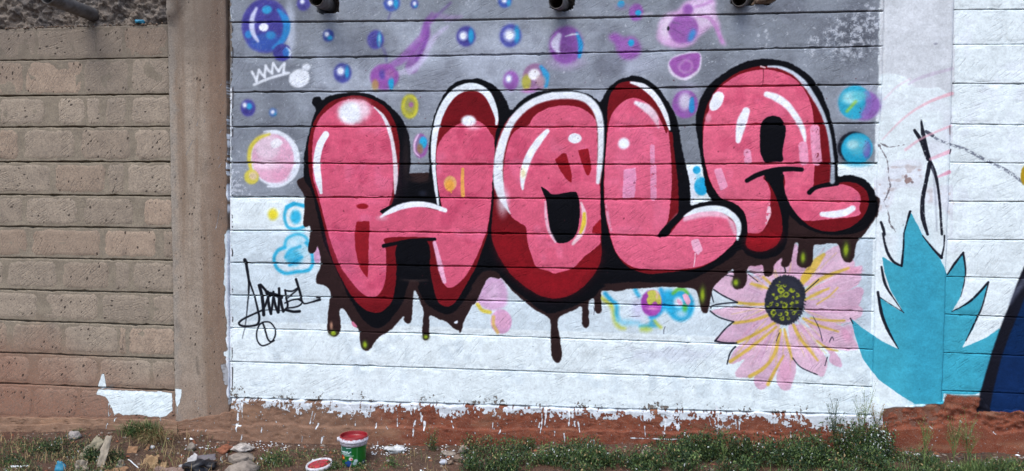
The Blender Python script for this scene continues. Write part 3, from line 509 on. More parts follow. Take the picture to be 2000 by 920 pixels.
# ---- agave on the right pillar
fill('W 352,-96 372,-58 402,2 432,42 470,92 498,152 532,110 562,66 571,150 550,242 518,300 590,252 660,180 632,280 602,360 556,440 650,400 724,348 700,420 676,520 640,612 600,622 486,618 481,656 370,656 300,612 230,562 170,482 140,392 124,324 170,362 240,410 308,443 270,382 240,312 228,234 270,266 328,302 275,212 252,142 242,80 280,104 320,122 322,60 328,-20', TEAL, 1.0, .4, sm=False)
fill('W 350,-40 400,60 470,200 480,600 360,640 340,300', (50, 152, 184), 12, .3, .5); fill('W 500,480 640,470 620,600 490,610', (62, 172, 200), 8, .3, .5)
for a, w in (('W 500,152 530,108 562,66', [6, 12, 8]), ('W 562,68 571,150 552,240', [10, 6, 3]), ('W 660,182 592,254 518,298', [10, 12, 4]), ('W 660,186 634,282 606,342 572,412', [6, 7, 9, 4]), ('W 245,-10 262,60 288,102 319,118', [9, 12, 14, 10]), ('W 319,118 326,50 328,-10', [12, 9, 6]),
             ('W 400,0 440,50 474,86', [4, 10, 14]), ('W 474,86 484,40 486,0', [10, 6, 8]), ('W 240,122 256,192 300,262 326,300', [10, 14, 6, 3]), ('W 226,220 240,302 266,370 306,440', [12, 16, 14, 4]), ('W 230,238 280,270 328,300', [4, 4, 3]), ('V 352,826 342,860 330,905', [12, 8, 5]),
             ('V 370,510 398,556 422,622', [14, 20, 18]), ('V 395,470 404,530 420,590 432,640', [8, 20, 12, 16]), ('V 432,640 452,690 466,780 476,915', [20, 12, 11, 12]), ('V 428,640 414,710 401,780 402,850 420,915', [20, 18, 20, 22, 12]), ('V 238,868 246,890 254,920', [12, 14, 10]), ('W 122,324 132,345', [8, 4])):
    stroke(a, [v * .72 for v in w], (20, 21, 32), 1.0, .95, dry=0.26)
stroke('V 415,515 470,550 560,580 640,620 740,672 806,722', [7, 9, 11, 10, 11, 10], (106, 112, 128), 1.3, .85, dry=.50); stroke('V 415,515 440,530', 12, (60, 62, 76), 1, .8, dry=.3); stroke('V 438,650 450,760 456,900', [4, 8, 6], (150, 156, 172), 2, .5)
for a, w, c, al, a1 in (('V 345,330 400,302 520,268', [8, 14, 10], (196, 186, 206), .7, .7), ('V 245,545 330,460 420,402 518,365', [5, 7, 9, 13], (230, 176, 190), .4, .85), ('V 335,585 400,540 512,492', [10, 8, 8], (230, 176, 192), .6, .7), ('V 432,622 506,592', [10, 14], (228, 170, 190), .6, .85), ('V 462,690 506,672', [8, 14], (222, 150, 176), .6, .9), ('V 250,390 300,340 350,310', 8, (220, 200, 214), .5, .5)):
    stroke(a, w, c, 1.6, al, a1, dry=.18)
for a in ('V 232,568 250,600 264,632 268,690 272,735 250,788', 'V 250,788 268,835 272,870 296,905', 'V 240,560 270,575 330,566'): stroke(a, [3, 4, 2, 4, 2], (86, 78, 84), .9, .75, rough=1.5, dry=.38)
blob('V', 345, 705, 12, 10, (140, 116, 112), 1.4, .9, .5, 1.5); blob('V', 336, 690, 5, 9, (120, 100, 100), 1.2, .8); blob('V', 388, 664, 6, 4, (170, 150, 152), 1.5, .8); blob('V', 450, 173, 7, 4, (150, 152, 168), 1.2, .8); blob('V', 360, 712, 5, 4, (110, 96, 100), 1, .8)
blob('V', 803, 685, 14, 34, (170, 140, 30), 1.5); stroke('V 507,495 509,525', 6, (120, 90, 96), 1.4, .7); stroke('V 513,585 508,600', 5, (40, 40, 52), 1, .9)
fill('W 800,176 770,262 724,368 700,452 676,552 650,640 648,690 1000,700 1000,-100 860,60', NAVY, 1.2, .4, sm=False); fill('W 700,480 800,470 800,680 660,680', (18, 44, 92), 12, .3, .5)
stroke('W 850,60 802,176 762,282 722,382 692,470 664,570 636,690', [40, 40, 40, 38, 36, 40, 46], (20, 21, 32), 2.2); stroke('W 800,176 770,220 744,268', [18, 20, 6], (120, 126, 150), 5, .5)
# ---- white splashed on the bare left wall and pillar
fill('G 62,385 90,290 108,228 140,230 150,290 158,370 148,395 120,400', WHITE, 1.0, .6, sm=False)
for i in range(9): stroke('G %f,%f %f,%f' % (160 + i * 13, 395, 200 + i * 12, 322 + abs(i - 4) * 9), [10, 4], WHITE, 1, .8, .4, dry=.45)
stroke('G 150,386 300,392 420,398', [8, 5, 3], WHITE, 1, .9, dry=.45)
fill('G 55,425 75,402 250,410 500,422 780,430 902,444 905,520 908,600 912,640 880,665 850,700 800,716 640,712 560,690 430,690 350,700 300,668 262,696 240,660 222,600 200,575 180,520 150,490 100,470 52,465', WHITE, 1.0, .8, sm=False)
for a in ('G 190,560 188,690', 'G 212,600 208,690', 'G 250,640 254,700', 'G 235,660 190,705', 'G 275,708 266,755', 'G 198,780 200,825', 'G 750,700 785,750', 'G 325,760 322,780'): stroke(a, [8, 9], WHITE, .9, .95, rough=1)
fill('G 938,395 975,392 1018,396 1010,480 995,550 970,605 950,580 938,520 945,450', WHITE, 1.0, .6, sm=False); stroke('G 968,600 966,672', 7, WHITE, .9)
stroke('G 1185,40 1190,140 1205,220', [20, 34, 30], (150, 142, 132), 4, .5, dry=.4)
for a in ('P 430,260 436,252', 'P 431,168 434,164', 'P 386,246 389,234', 'P 400,240 402,233', 'P 365,303 370,292', 'P 371,290 378,274', 'P 428,328 434,318', 'P 427,310 431,305', 'P 424,445 430,410', 'P 422,448 424,442', 'P 409,612 410,606'): stroke(a, [1.6, 2.2, 1.2], (216, 220, 226), .8, .8)
fill('G 1455,130 1490,112 1540,118 1545,240 1548,330 1500,345 1480,300 1470,230', (206, 212, 222), 2, 1.2, .8, brush=.5); fill('G 1490,-20 1560,-30 1560,60 1510,32 1492,20', WHITE, 1.2, .8)
# drips and specks on the plinth, which stands a little proud of the wall
ALP[(PX > 1722) & (PY > bot_r + 6) & (PX < 1905)] = 0; ALP[(PX >= 1905) & (PY > 803 + (N18 - .5) * 6)] = 0
PLANE[0] = -0.045
for a, w in (('A 68,560 66,600', 14), ('A 92,490 95,600', 5), ('A 62,630 64,668', [18, 8]), ('A 30,630 90,636', 6), ('A 102,690 98,722', 8), ('A 548,548 532,625', [8, 12, 10]), ('A 566,560 552,605', 5), ('A 588,625 574,655', [12, 8]), ('A 618,710 610,755', [16, 8]), ('A 490,700 486,735', 7), ('A 445,540 446,556', 7), ('A 228,645 226,680', 6), ('A 826,605 824,636', 7), ('A 1015,522 1016,550', [14, 10]), ('A 1055,522 1060,548', [14, 9]), ('A 962,620 960,645', 8), ('A 995,595 982,612', 6), ('A 1095,550 1097,640', 5), ('A 1172,520 1190,575', 6), ('A 1210,480 1205,560', [22, 8]), ('A 1245,555 1250,610', [8, 12]), ('A 1272,615 1270,660', [18, 8]), ('A 1215,600 1200,700', [6, 5]), ('A 975,735 974,765', 10), ('A 1035,648 1037,656', 8),
             ('C 70,580 70,610', 10), ('C 90,615 88,665', [20, 8]), ('C 30,600 18,640', [8, 10]), ('C 18,640 16,700', 5), ('C 262,610 275,650', 8), ('C 338,590 338,598', 8), ('C 530,620 525,665', 5), ('C 578,650 578,675', 7), ('C 875,500 872,570 864,635', [14, 12, 8]), ('C 845,560 846,620 836,684', [6, 10, 7]), ('C 830,625 828,645', 14), ('C 1022,520 1024,580 1020,635', [6, 14, 6]), ('C 1055,612 1060,640', 10), ('C 1080,615 1090,675', [12, 7]), ('C 990,685 994,733', [14, 6]), ('C 930,670 928,700', 7), ('C 1160,705 1162,740', 5), ('C 1180,720 1182,770', [10, 6]), ('C 895,680 893,700', 5), ('C 865,670 865,684', 7),
             ('E 495,598 492,640 486,682', [16, 12, 8]), ('E 358,640 364,704', 6), ('E 615,682 613,714', [10, 7]), ('E 778,590 792,650', 5), ('E 836,540 834,600 834,668', [10, 7, 6]), ('E 826,520 822,580', 8), ('E 948,598 952,655', [7, 8]), ('E 970,615 972,665', [10, 7]), ('E 1195,590 1197,660', 5), ('E 270,710 400,716 580,720', [5, 6, 9]), ('E 1300,690 1300,712', 9)):
    stroke(a, w, (224, 228, 234), .9, .95, rough=1.2)
r_ = random.Random(5)
for i in range(330):
    x_ = r_.uniform(360, 1990); y_ = mid_l[11](min(x_, 1720)) + r_.uniform(8, 85)
    blob('P', x_, y_, r_.uniform(.5, 1.7), r_.uniform(.6, 2.4), (222, 226, 230), .7, .85)
PLANE[0] = 0.0
for i in range(160):                                        # worn specks in the white band at the wall's foot
    x_ = r_.uniform(460, 1700); blob('P', x_, mid_l[11](x_) - r_.uniform(0, 60) ** 1.0, r_.uniform(.5, 1.3), r_.uniform(.5, 1.2), (150, 150, 158), .8, .5)
for i in range(120):                                        # dark knocks in the paint
    x_ = r_.uniform(600, 1700); y_ = r_.uniform(130, 560); blob('P', x_, y_, r_.uniform(.6, 1.8), r_.uniform(.5, 1.2), (70, 22, 34), .8, .55, r_.uniform(0, 3))
COL[:] = np.clip(COL * (1 + ((vnoise(2.6, 61) - .5) * .07 + (vnoise(9, 62, 1.6, .7) - .5) * .06)[..., None]), 0, 1)
mural = bpy.data.images.new('mural', CWD, CHT, alpha=True)
mural.alpha_mode = 'CHANNEL_PACKED'
buf = np.empty((CHT, CWD, 4), np.float32)
gv = 1.0 + (NBR - 0.5)[..., None] * 0.025 + (N50 - 0.5)[..., None] * 0.06 + (N7 - 0.5)[..., None] * 0.035
buf[..., :3] = np.clip(COL * gv, 0, 1); buf[..., 3] = np.clip(ALP, 0, 1)
mural.pixels.foreach_set(buf.ravel())
mural.update()
mural.pack()
# ------------------------------------------------------------------ materials
def new_mat(name):
    m = bpy.data.materials.new(name); m.use_nodes = True
    nt = m.node_tree; nt.nodes.clear()
    out = nt.nodes.new('ShaderNodeOutputMaterial'); b = nt.nodes.new('ShaderNodeBsdfPrincipled')
    nt.links.new(b.outputs[0], out.inputs[0])
    return m, nt, b
class NT:
    def __init__(s, nt): s.nt = nt
    def n(s, t, **k):
        o = s.nt.nodes.new(t)
        for a, v in k.items(): setattr(o, a, v)
        return o
    def l(s, a, b): s.nt.links.new(a, b)
    def inp(s, o, i, v):
        if hasattr(v, 'is_linked') or isinstance(v, bpy.types.NodeSocket): s.l(v, o.inputs[i])
        else: o.inputs[i].default_value = v
    def math(s, op, a, b=0.0, c=None, clamp=False):
        o = s.n('ShaderNodeMath', operation=op, use_clamp=clamp)
        s.inp(o, 0, a); s.inp(o, 1, b)
        if c is not None: s.inp(o, 2, c)
        return o.outputs[0]
    def ramp(s, v, lo, hi, a=0.0, b=1.0):
        o = s.n('ShaderNodeMapRange', interpolation_type='SMOOTHSTEP')
        s.inp(o, 0, v); s.inp(o, 1, lo); s.inp(o, 2, hi); s.inp(o, 3, a); s.inp(o, 4, b)
        return o.outputs[0]
    def mix(s, f, a, b, mode='MIX'):
        o = s.n('ShaderNodeMix', data_type='RGBA', blend_type=mode, clamp_factor=True)
        s.inp(o, 0, f); s.inp(o, 6, a if not isinstance(a, tuple) else (*a, 1)); s.inp(o, 7, b if not isinstance(b, tuple) else (*b, 1))
        return o.outputs[2]
    def noise(s, vec, scale, detail=4.0, rough=0.55, dist=0.0):
        o = s.n('ShaderNodeTexNoise', noise_dimensions='3D')
        if vec is not None: s.l(vec, o.inputs['Vector'])
        o.inputs['Scale'].default_value = scale; o.inputs['Detail'].default_value = detail
        o.inputs['Roughness'].default_value = rough; o.inputs['Distortion'].default_value = dist
        return o.outputs[0]
    def scalev(s, vec, x, y, z):
        o = s.n('ShaderNodeVectorMath', operation='MULTIPLY'); s.l(vec, o.inputs[0]); o.inputs[1].default_value = (x, y, z)
        return o.outputs[0]
    def pos(s): return s.n('ShaderNodeNewGeometry').outputs['Position']
def srgb(r, g, b):
    f = lambda c: ((c / 255 + 0.055) / 1.055) ** 2.4 if c / 255 > 0.04045 else c / 255 / 12.92
    return (f(r), f(g), f(b))

def wall_material(name, base, base2, kind, saw=1.0, pits=1.0, bump=1.0):
    """bare stone / mortar / concrete with its grain and pits, and the mural's paint lying on it"""
    m, nt, b = new_mat(name); g = NT(nt)
    P = g.pos(); rnd = g.n('ShaderNodeObjectInfo').outputs['Random']
    sep = g.n('ShaderNodeSeparateXYZ'); g.l(P, sep.inputs[0]); Z = sep.outputs['Z']; X = sep.outputs['X']
    big, med, fine = g.noise(P, 3.0, 2), g.noise(P, 14.0, 4, .6), g.noise(P, 95.0, 3, .75)
    grit = g.noise(P, 330.0, 1, .6)
    c = g.mix(g.ramp(med, .32, .68), base, base2)
    if kind in ('stone',):
        hue = g.mix(g.ramp(rnd, .5, 1.0, 0.0, .6), (0.36, 0.305, 0.25), (0.42, 0.275, 0.20))
        c = g.mix(0.5, c, hue); val = g.n('ShaderNodeHueSaturation'); g.l(c, val.inputs['Color']); g.l(g.ramp(g.math('FRACT', g.math('MULTIPLY', rnd, 7.31)), 0, 1, .86, 1.07), val.inputs['Value']); c = val.outputs[0]
    if kind == 'pillar':
        st = g.noise(g.scalev(P, 11.0, 1.0, 1.1), 1.0, 5, .6)
        c = g.mix(g.ramp(st, .42, .70, 0.0, .85), c, srgb(128, 107, 90))
        c = g.mix(g.ramp(g.math('ADD', X, g.math('MULTIPLY', g.noise(g.scalev(P, 8, 1, 1.2), 1.0, 4), 0.16)), -2.05, -1.88, 0.0, .75), c, srgb(118, 92, 76))
        c = g.mix(g.math('MULTIPLY', g.ramp(g.math('ADD', g.math('MULTIPLY', X, -1.0), g.math('MULTIPLY', med, .16)), 2.31, 2.36), .55), c, srgb(150, 146, 140))
    if kind in ('stone', 'mortar', 'pillar'):
        grime = g.math('MULTIPLY', g.ramp(g.math('ADD', Z, g.math('MULTIPLY', big, .5)), 2.3, 2.85), 0.5)
        c = g.mix(grime, c, srgb(84, 76, 72))
        dk = g.ramp(g.noise(P, 5.5, 5, .62), .58, .74)
        c = g.mix(g.math('MULTIPLY', dk, .5), c, srgb(88, 80, 76))
        soil = g.ramp(g.math('ADD', g.math('ADD', Z, g.math('MULTIPLY', big, .45)), g.math('MULTIPLY', g.math('ADD', X, 3.4), .22)), .98, .42)
        c = g.mix(g.math('MULTIPLY', soil, .22 if kind == 'pillar' else .7), c, srgb(140, 90, 70))
    if kind == 'plinth':
        c = g.mix(g.ramp(g.math('ADD', X, g.math('MULTIPLY', big, .5)), -1.0, -.35, .85, 0.0), c, g.mix(g.ramp(med, .3, .7), srgb(134, 106, 88), srgb(112, 86, 70)))
        c = g.mix(g.math('MULTIPLY', g.ramp(g.noise(g.scalev(P, 3, 3, 10), 1.0, 3), .52, .7), .5), c, srgb(150, 116, 92))
    c = g.mix(g.ramp(fine, .35, .72, 0.0, .62 if kind != 'plinth' else .3), c, srgb(100, 92, 86))
    c = g.mix(g.ramp(grit, .60, .78, 0.0, .6), c, srgb(196, 184, 170))
    # pits of the tuff, drawn out along the bedding
    vo = g.n('ShaderNodeTexVoronoi', feature='F1'); vr = g.n('ShaderNodeVectorRotate', rotation_type='Y_AXIS')
    g.l(P, vr.inputs['Vector']); g.l(g.math('MULTIPLY', rnd, 1.6), vr.inputs['Angle'])
    g.l(g.scalev(vr.outputs[0], 26.0, 30.0, 48.0), vo.inputs['Vector']); vo.inputs['Scale'].default_value = 1.0
    size = g.math('MULTIPLY', g.ramp(vo.outputs['Color'], .35, 1.0), .29 * pits)
    size = g.math('MULTIPLY', size, g.ramp(g.noise(P, 9.0, 2), .40, .62, .25, 1.15))
    pit = g.ramp(g.math('ADD', vo.outputs['Distance'], g.math('MULTIPLY', g.math('SUBTRACT', fine, .5), .25)), g.math('ADD', size, .015), g.math('SUBTRACT', size, .035))
    c = g.mix(g.math('MULTIPLY', pit, .85), c, srgb(52, 46, 44))
    # paint
    uv = g.n('ShaderNodeUVMap', uv_map='UVMap'); im = g.n('ShaderNodeTexImage', image=mural, interpolation='Linear', extension='CLIP')
    g.l(uv.outputs[0], im.inputs['Vector'])
    # saw marks: short curved scores that differ from stone to stone
    vr2 = g.n('ShaderNodeVectorRotate', rotation_type='Y_AXIS'); g.l(P, vr2.inputs['Vector'])
    g.l(g.math('ADD', g.math('MULTIPLY', rnd, .75), .25), vr2.inputs['Angle'])
    sawn = g.noise(g.scalev(vr2.outputs[0], 10.0, 10.0, 105.0), 1.0, 3, .6, .15)
    where = g.ramp(g.noise(P, 4.5, 3, .6), .38, .56)
    score = g.math('MULTIPLY', g.ramp(sawn, .50, .68), where)
    scar = g.math('MULTIPLY', g.ramp(sawn, .64, .72), g.ramp(g.noise(P, 7.0, 3, .6), .50, .60))
    chip = g.math('MULTIPLY', g.ramp(g.noise(P, 60.0, 2, .62), .70, .76), g.ramp(g.noise(P, 6.0, 2), .50, .62))
    miss = g.math('MAXIMUM', g.math('MULTIPLY', scar, .8 * saw), g.math('MULTIPLY', chip, .75))
    alpha = g.math('MULTIPLY', im.outputs['Alpha'], g.math('SUBTRACT', 1.0, g.math('MULTIPLY', miss, .8), clamp=True), clamp=True)
    tone = g.math('MULTIPLY', g.ramp(g.noise(P, 11.0, 5, .65), .25, .75, .90, 1.07), g.math('MULTIPLY', g.ramp(fine, .3, .7, .92, 1.05), g.math('SUBTRACT', 1.0, g.math('MULTIPLY', score, .17 * saw))))
    ton = g.n('ShaderNodeVectorMath', operation='SCALE'); g.l(im.outputs['Color'], ton.inputs[0]); g.l(tone, ton.inputs['Scale'])
    dks = g.n('ShaderNodeVectorMath', operation='SCALE'); g.l(ton.outputs[0], dks.inputs[0]); dks.inputs['Scale'].default_value = .36
    c2 = g.mix(im.outputs['Alpha'], c, g.mix(miss, ton.outputs[0], dks.outputs[0]))
    g.l(c2, b.inputs['Base Color'])
    g.l(g.ramp(alpha, 0, 1, .96, .78), b.inputs['Roughness'])
    b.inputs['Specular IOR Level'].default_value = 0.08
    h = g.math('ADD', g.math('MULTIPLY', med, .55), g.math('MULTIPLY', fine, .22))
    h = g.math('ADD', h, g.math('MULTIPLY', g.math('MULTIPLY', score, -.50 * saw), 1.0))
    h = g.math('SUBTRACT', h, g.math('MULTIPLY', pit, .5 * pits))
    if kind == 'painted':                                    # one rough-hewn stone near the top right corner
        dx = g.math('SUBTRACT', X, float(px(1665, 72)[0])); dz = g.math('SUBTRACT', Z, float(px(1665, 72)[2]))
        d = g.math('SQRT', g.math('ADD', g.math('MULTIPLY', dx, dx), g.math('MULTIPLY', dz, dz)))
        h = g.math('ADD', h, g.math('MULTIPLY', g.math('MULTIPLY', g.ramp(d, .27, .12), g.noise(P, 55.0, 5, .7)), 1.6))
    bp = g.n('ShaderNodeBump'); bp.inputs['Strength'].default_value = .75 * bump; bp.inputs['Distance'].default_value = .006
    g.l(h, bp.inputs['Height']); g.l(bp.outputs[0], b.inputs['Normal'])
    return m
m_stone = wall_material('sawn_stone', srgb(166, 149, 130), srgb(138, 123, 107), 'stone', 1.0, 1.0, 1.0)
m_mortar = wall_material('mortar', srgb(145, 134, 118), srgb(126, 116, 102), 'mortar', .25, .35, .8)
m_conc = wall_material('pillar_concrete', srgb(166, 152, 138), srgb(150, 136, 122), 'pillar', .3, 1.0, 1.0)
m_paint = wall_material('painted_stone', srgb(130, 120, 112), srgb(110, 102, 96), 'painted', .62, .25, .9)
m_ppil = wall_material('painted_pillar_plaster', srgb(126, 82, 66), srgb(104, 64, 50), 'plaster', .08, .2, .8)
m_plinth = wall_material('earth_red_plinth_plaster', srgb(126, 68, 48), srgb(106, 52, 36), 'plinth', .2, .3, 1.3)
m_plinth_s = wall_material('sandy_plinth_plaster', srgb(146, 112, 90), srgb(124, 88, 68), 'plinth', .2, .3, 1.4)

def rubble_material():
    m, nt, b = new_mat('rubble'); g = NT(nt); P = g.pos()
    n1, n2, n3 = g.noise(P, 8, 5, .6), g.noise(P, 45, 5, .65), g.noise(P, 190, 3, .7)
    c = g.mix(g.ramp(n1, .35, .66), srgb(84, 78, 76), srgb(122, 110, 100)); c = g.mix(g.ramp(n2, .5, .75, 0, .7), c, srgb(160, 152, 142)); c = g.mix(g.ramp(n3, .45, .8, 0, .5), c, srgb(66, 58, 54))
    g.l(c, b.inputs['Base Color']); b.inputs['Roughness'].default_value = .95
    bp = g.n('ShaderNodeBump'); bp.inputs['Distance'].default_value = .012; bp.inputs['Strength'].default_value = .9
    g.l(g.math('ADD', n2, g.math('MULTIPLY', n3, .5)), bp.inputs['Height']); g.l(bp.outputs[0], b.inputs['Normal'])
    return m
m_rubble = rubble_material()
def plain(name, col, rough=.7, var=.25, scale=30.0, spec=.35, bump=.2, col2=None, sub=0.0, dist=.004):
    m, nt, b = new_mat(name); g = NT(nt); P = g.pos()
    n = g.noise(P, scale, 5, .6)
    c = g.mix(g.ramp(n, .3, .7), tuple(x * (1 - var) for x in col) if col2 is None else col2, tuple(min(1, x * (1 + var)) for x in col))
    g.l(c, b.inputs['Base Color']); b.inputs['Roughness'].default_value = rough; b.inputs['Specular IOR Level'].default_value = spec
    if bump:
        bp = g.n('ShaderNodeBump'); bp.inputs['Distance'].default_value = dist; bp.inputs['Strength'].default_value = bump
        g.l(n, bp.inputs['Height']); g.l(bp.outputs[0], b.inputs['Normal'])
    return m

# ------------------------------------------------------------------ mesh helpers
COLL = scene.collection
def link(o, parent=None):
    COLL.objects.link(o)
    if parent is not None: o.parent = parent
    return o
def root(name, label, cat, loc=(0, 0, 0), group=None):
    o = bpy.data.objects.new(name, None); o.location = loc; o.empty_display_size = .05
    o['label'] = label; o['category'] = cat
    if group: o['group'] = group
    o['kind'] = 'thing'
    return link(o)
def rootof(p):
    while p.parent is not None: p = p.parent
    return p
def mesh_obj(name, verts, faces, mats, parent=None, smooth=True, uv=False, fmat=None):
    """verts in world space; the object keeps the world position of its parents (they are never rotated)"""
    off = Vector((0, 0, 0))
    if parent is not None: off = Vector(rootof(parent).location)
    me = bpy.data.meshes.new(name)
    me.from_pydata([tuple(Vector(v) - off) for v in verts], [], faces)
    for m in (mats if isinstance(mats, (list, tuple)) else [mats]): me.materials.append(m)
    if fmat is not None: me.polygons.foreach_set('material_index', fmat)
    if smooth: me.polygons.foreach_set('use_smooth', [True] * len(me.polygons))
    if uv:
        lay = me.uv_layers.new(name='UVMap')
        co = np.array([(v[0], v[2]) for v in verts], np.float32)
        vi = np.empty(len(me.loops), np.int32); me.loops.foreach_get('vertex_index', vi)
        q = co[vi]; q = np.stack([(q[:, 0] - WX0) / (WX1 - WX0), (q[:, 1] - WZ0) / (WZ1 - WZ0)], 1)
        lay.data.foreach_set('uv', q.ravel())
    me.update()
    o = bpy.data.objects.new(name, me)
    return link(o, parent)
def tag(o, label=None, cat=None, group=None, kind=None):
    for k, v in (('label', label), ('category', cat), ('group', group), ('kind', kind)):
        if v: o[k] = v
    return o
def grid_faces(nu, nv, base=0):
    return [(base + j * nu + i, base + j * nu + i + 1, base + (j + 1) * nu + i + 1, base + (j + 1) * nu + i) for j in range(nv - 1) for i in range(nu - 1)]

def slab(name, x0f, x1f, top, bot, Y, parent, mat, step=9.0, gap=2.0, amp=.0012, nick=.8, depth=.035, seed=0, holes=None, rows=4):
    """one course: a strip of wall between two course lines, with worn edges and a groove above and below"""
    r = random.Random(seed)
    ym = (top(.5 * (x0f(100) + x1f(100))) + bot(.5 * (x0f(100) + x1f(100)))) / 2
    xa, xb = x0f(ym), x1f(ym)
    n = max(3, int((xb - xa) / step) + 1)
    prof = [(0, .0, depth), (0, .0, .003), (0, 1.3, 0.0), (0, 3.0, 0.0)] + [(k / rows, 0, 0) for k in range(1, rows)] + [(1, -2.0, 0.0), (1, -.8, 0.0), (1, 0, .002), (1, 0, depth)]
    V = []
    gv_ = [gap * (.85 + .75 * fbm((i * .11, seed * 2.3, 1.0), 3)) for i in range(n)]
    et = [max(.3, gv_[_]) + r.uniform(-.35, .35) * nick + (r.random() < .05) * r.uniform(0, 1.8) * nick for _ in range(n)]
    eb = [max(.3, gv_[-1 - _]) + r.uniform(-.35, .35) * nick + (r.random() < .05) * r.uniform(0, 1.8) * nick for _ in range(n)]
    for (t, dy, back) in prof:
        for i in range(n):
            f = i / (n - 1)
            x = xa + f * (xb - xa)
            yt, yb = top(x) + et[i], bot(x) - eb[i]
            y = yt + t * (yb - yt) + dy
            x = x0f(y) + f * (x1f(y) - x0f(y))
            p = px(x, y, Y)
            d = amp * (fbm((p[0] * 9 + seed * 3.1, seed * 1.7, p[2] * 9)) * 2.2) if back == 0.0 else 0.0
            V.append((p[0], Y + back - d, p[2]))
    m = len(prof)
    F = grid_faces(n, m)
    F += [tuple(j * n for j in range(m)), tuple(j * n + n - 1 for j in reversed(range(m)))]
    return mesh_obj(name, V, F, mat, parent, True, True)
def stone(xa, xb, ya, yb, Y, parent, mat, proud=.003, inset=2.2, seed=0, jag=1.0, nside=6, sink=.0008):
    """one dressed stone: a low cushion with chipped, rounded corners standing a little proud of the mortar"""
    r = random.Random(seed * 7 + 1)
    per = []
    w, h = xb - xa, (yb(xa) - ya(xa)); c = min(w, h) * .12
    for k in range(nside * 2): per.append((c + (w - 2 * c) * k / (nside * 2 - 1), 0, 0))
    for k in range(nside): per.append((w, c + (h - 2 * c) * k / (nside - 1), 1))
    for k in range(nside * 2): per.append((w - c - (w - 2 * c) * k / (nside * 2 - 1), h, 2))
    for k in range(nside): per.append((0, h - c - (h - 2 * c) * k / (nside - 1), 3))
    out, inn, mid = [], [], []
    for (u, v, s) in per:
        j = r.uniform(-1, 1) * jag
        u2 = u + (j if s in (1, 3) else 0) + r.uniform(-.4, .4); v2 = v + (j if s in (0, 2) else 0)
        x = xa + u2; t = v2 / h
        def pt(k, yy, ins):
            cu, cv = w / 2, h / 2
            uu = u2 + (cu - u2) * min(1, ins / (w / 2)); vv = v2 + (cv - v2) * min(1, ins / (h / 2))
            X = xa + uu; tt = vv / h
            p = px(X, ya(X) + tt * (yb(X) - ya(X)), yy)
            return (p[0], yy, p[2])
        out.append(pt(0, Y + sink, 0)); inn.append(pt(1, Y - proud + r.uniform(-.0005, .0005), inset)); mid.append(pt(2, Y - proud - r.uniform(0.0, .0004), 8))
    n = len(per); V = out + inn + mid
    cc = np.mean(np.array(mid), 0); V.append((cc[0], cc[1] - .0002, cc[2]))
    F = []
    for i in range(n):
        k = (i + 1) % n
        F += [(i, i + n, k + n, k), (i + n, i + 2 * n, k + 2 * n, k + n), (i + 2 * n, 3 * n, k + 2 * n)]
    return mesh_obj('stone_block', V, F, mat, parent, True, True)
def box_px(name, xa, xb, ya, yb, Y0, Y1, parent, mat, uv=True):
    a, b_, c, d = px(xa, ya, Y0), px(xb, ya, Y0), px(xb, yb, Y0), px(xa, yb, Y0)
    V = [(p[0], Y0, p[2]) for p in (a, b_, c, d)] + [(p[0], Y1, p[2]) for p in (a, b_, c, d)]
    F = [(0, 3, 2, 1), (4, 5, 6, 7), (0, 1, 5, 4), (1, 2, 6, 5), (2, 3, 7, 6), (3, 0, 4, 7)]
    return mesh_obj(name, V, F, mat, parent, False, uv)

# pillar edges
PL0 = lambda y: np.interp(y, [-112, 45, 815, 900], [325, 328, 343, 344.7]); PL1 = lambda y: np.interp(y, [-112, 0, 790, 900], [441.3, 442.2, 448.5, 449.5])
PR0 = lambda y: np.interp(y, [-112, 0, 170, 320, 640, 800, 900], [1730, 1727, 1722, 1714, 1706.5, 1703, 1701]); PR1 = lambda y: np.interp(y, [-112, 0, 240, 480, 690, 790, 900], [1867, 1863, 1857, 1849, 1842, 1838, 1834])
TOPY = -112
# ------------------------------------------------------------------ bare stone wall on the left
wl_ = root('stone_wall', 'bare brown stone block wall left of the concrete pillar', 'wall', tuple(px(170, 820)))
box_px('wall_core', -190, 344, 62, 850, .03, .24, wl_, m_mortar)
LST = [[(-60, 70), (73, 186), (189, 240), (244, 326)], [(-60, 46), (52, 160), (164, 252), (257, 329)], [(-60, -6), (-2, 86), (114, 166), (170, 195), (206, 246), (258, 331)], [(-58, 36), (48, 145), (158, 254), (265, 333)],
       [(-30, 98), (107, 205), (212, 243), (249, 337)], [(-50, 44), (52, 150), (162, 260), (281, 337)], [(-55, 54), (63, 196), (205, 305), (320, 339)], [(-95, 5), (15, 110), (123, 213), (225, 252), (261, 340)], [(-40, 72), (88, 190), (200, 293), (299, 341)],
       [(-85, 14), (26, 120), (128, 230), (233, 247), (252, 341)], [(-55, 58), (75, 190), (196, 294), (299, 342)], [(-40, 62), (66, 152), (157, 248), (252, 342)]]
k = 0
for i in range(12):
    Yc = random.Random(i + 40).uniform(-.003, .003)
    c = slab('stone_course', lambda y: -180, lambda y: PL0(y) + 3, left_l[i], left_l[i + 1], Yc, wl_, m_mortar, 8, 1.6 if i else .5, .0016, 1.3, .03, 100 + i)
    t0, t1 = (lambda x, i=i: left_l[i](x) + (5.5 if i > 1 else 4)), (lambda x, i=i: left_l[i + 1](x) - (5.5 if i > 1 else 3.5))
    L = list(LST[i]); x = L[0][0] - 8
    while x > -172:
        w = random.Random(i * 31 + int(x)).uniform(80, 105); L.append((max(x - w, -176), x)); x -= w + 11
    for (a, b_) in L:
        k += 1
        if b_ - a < 10: continue
        stone(a, b_, t0, t1, Yc, c, m_stone, .0022 if i > 1 else .0008, 2.8, k, 1.9, 6, .0016)
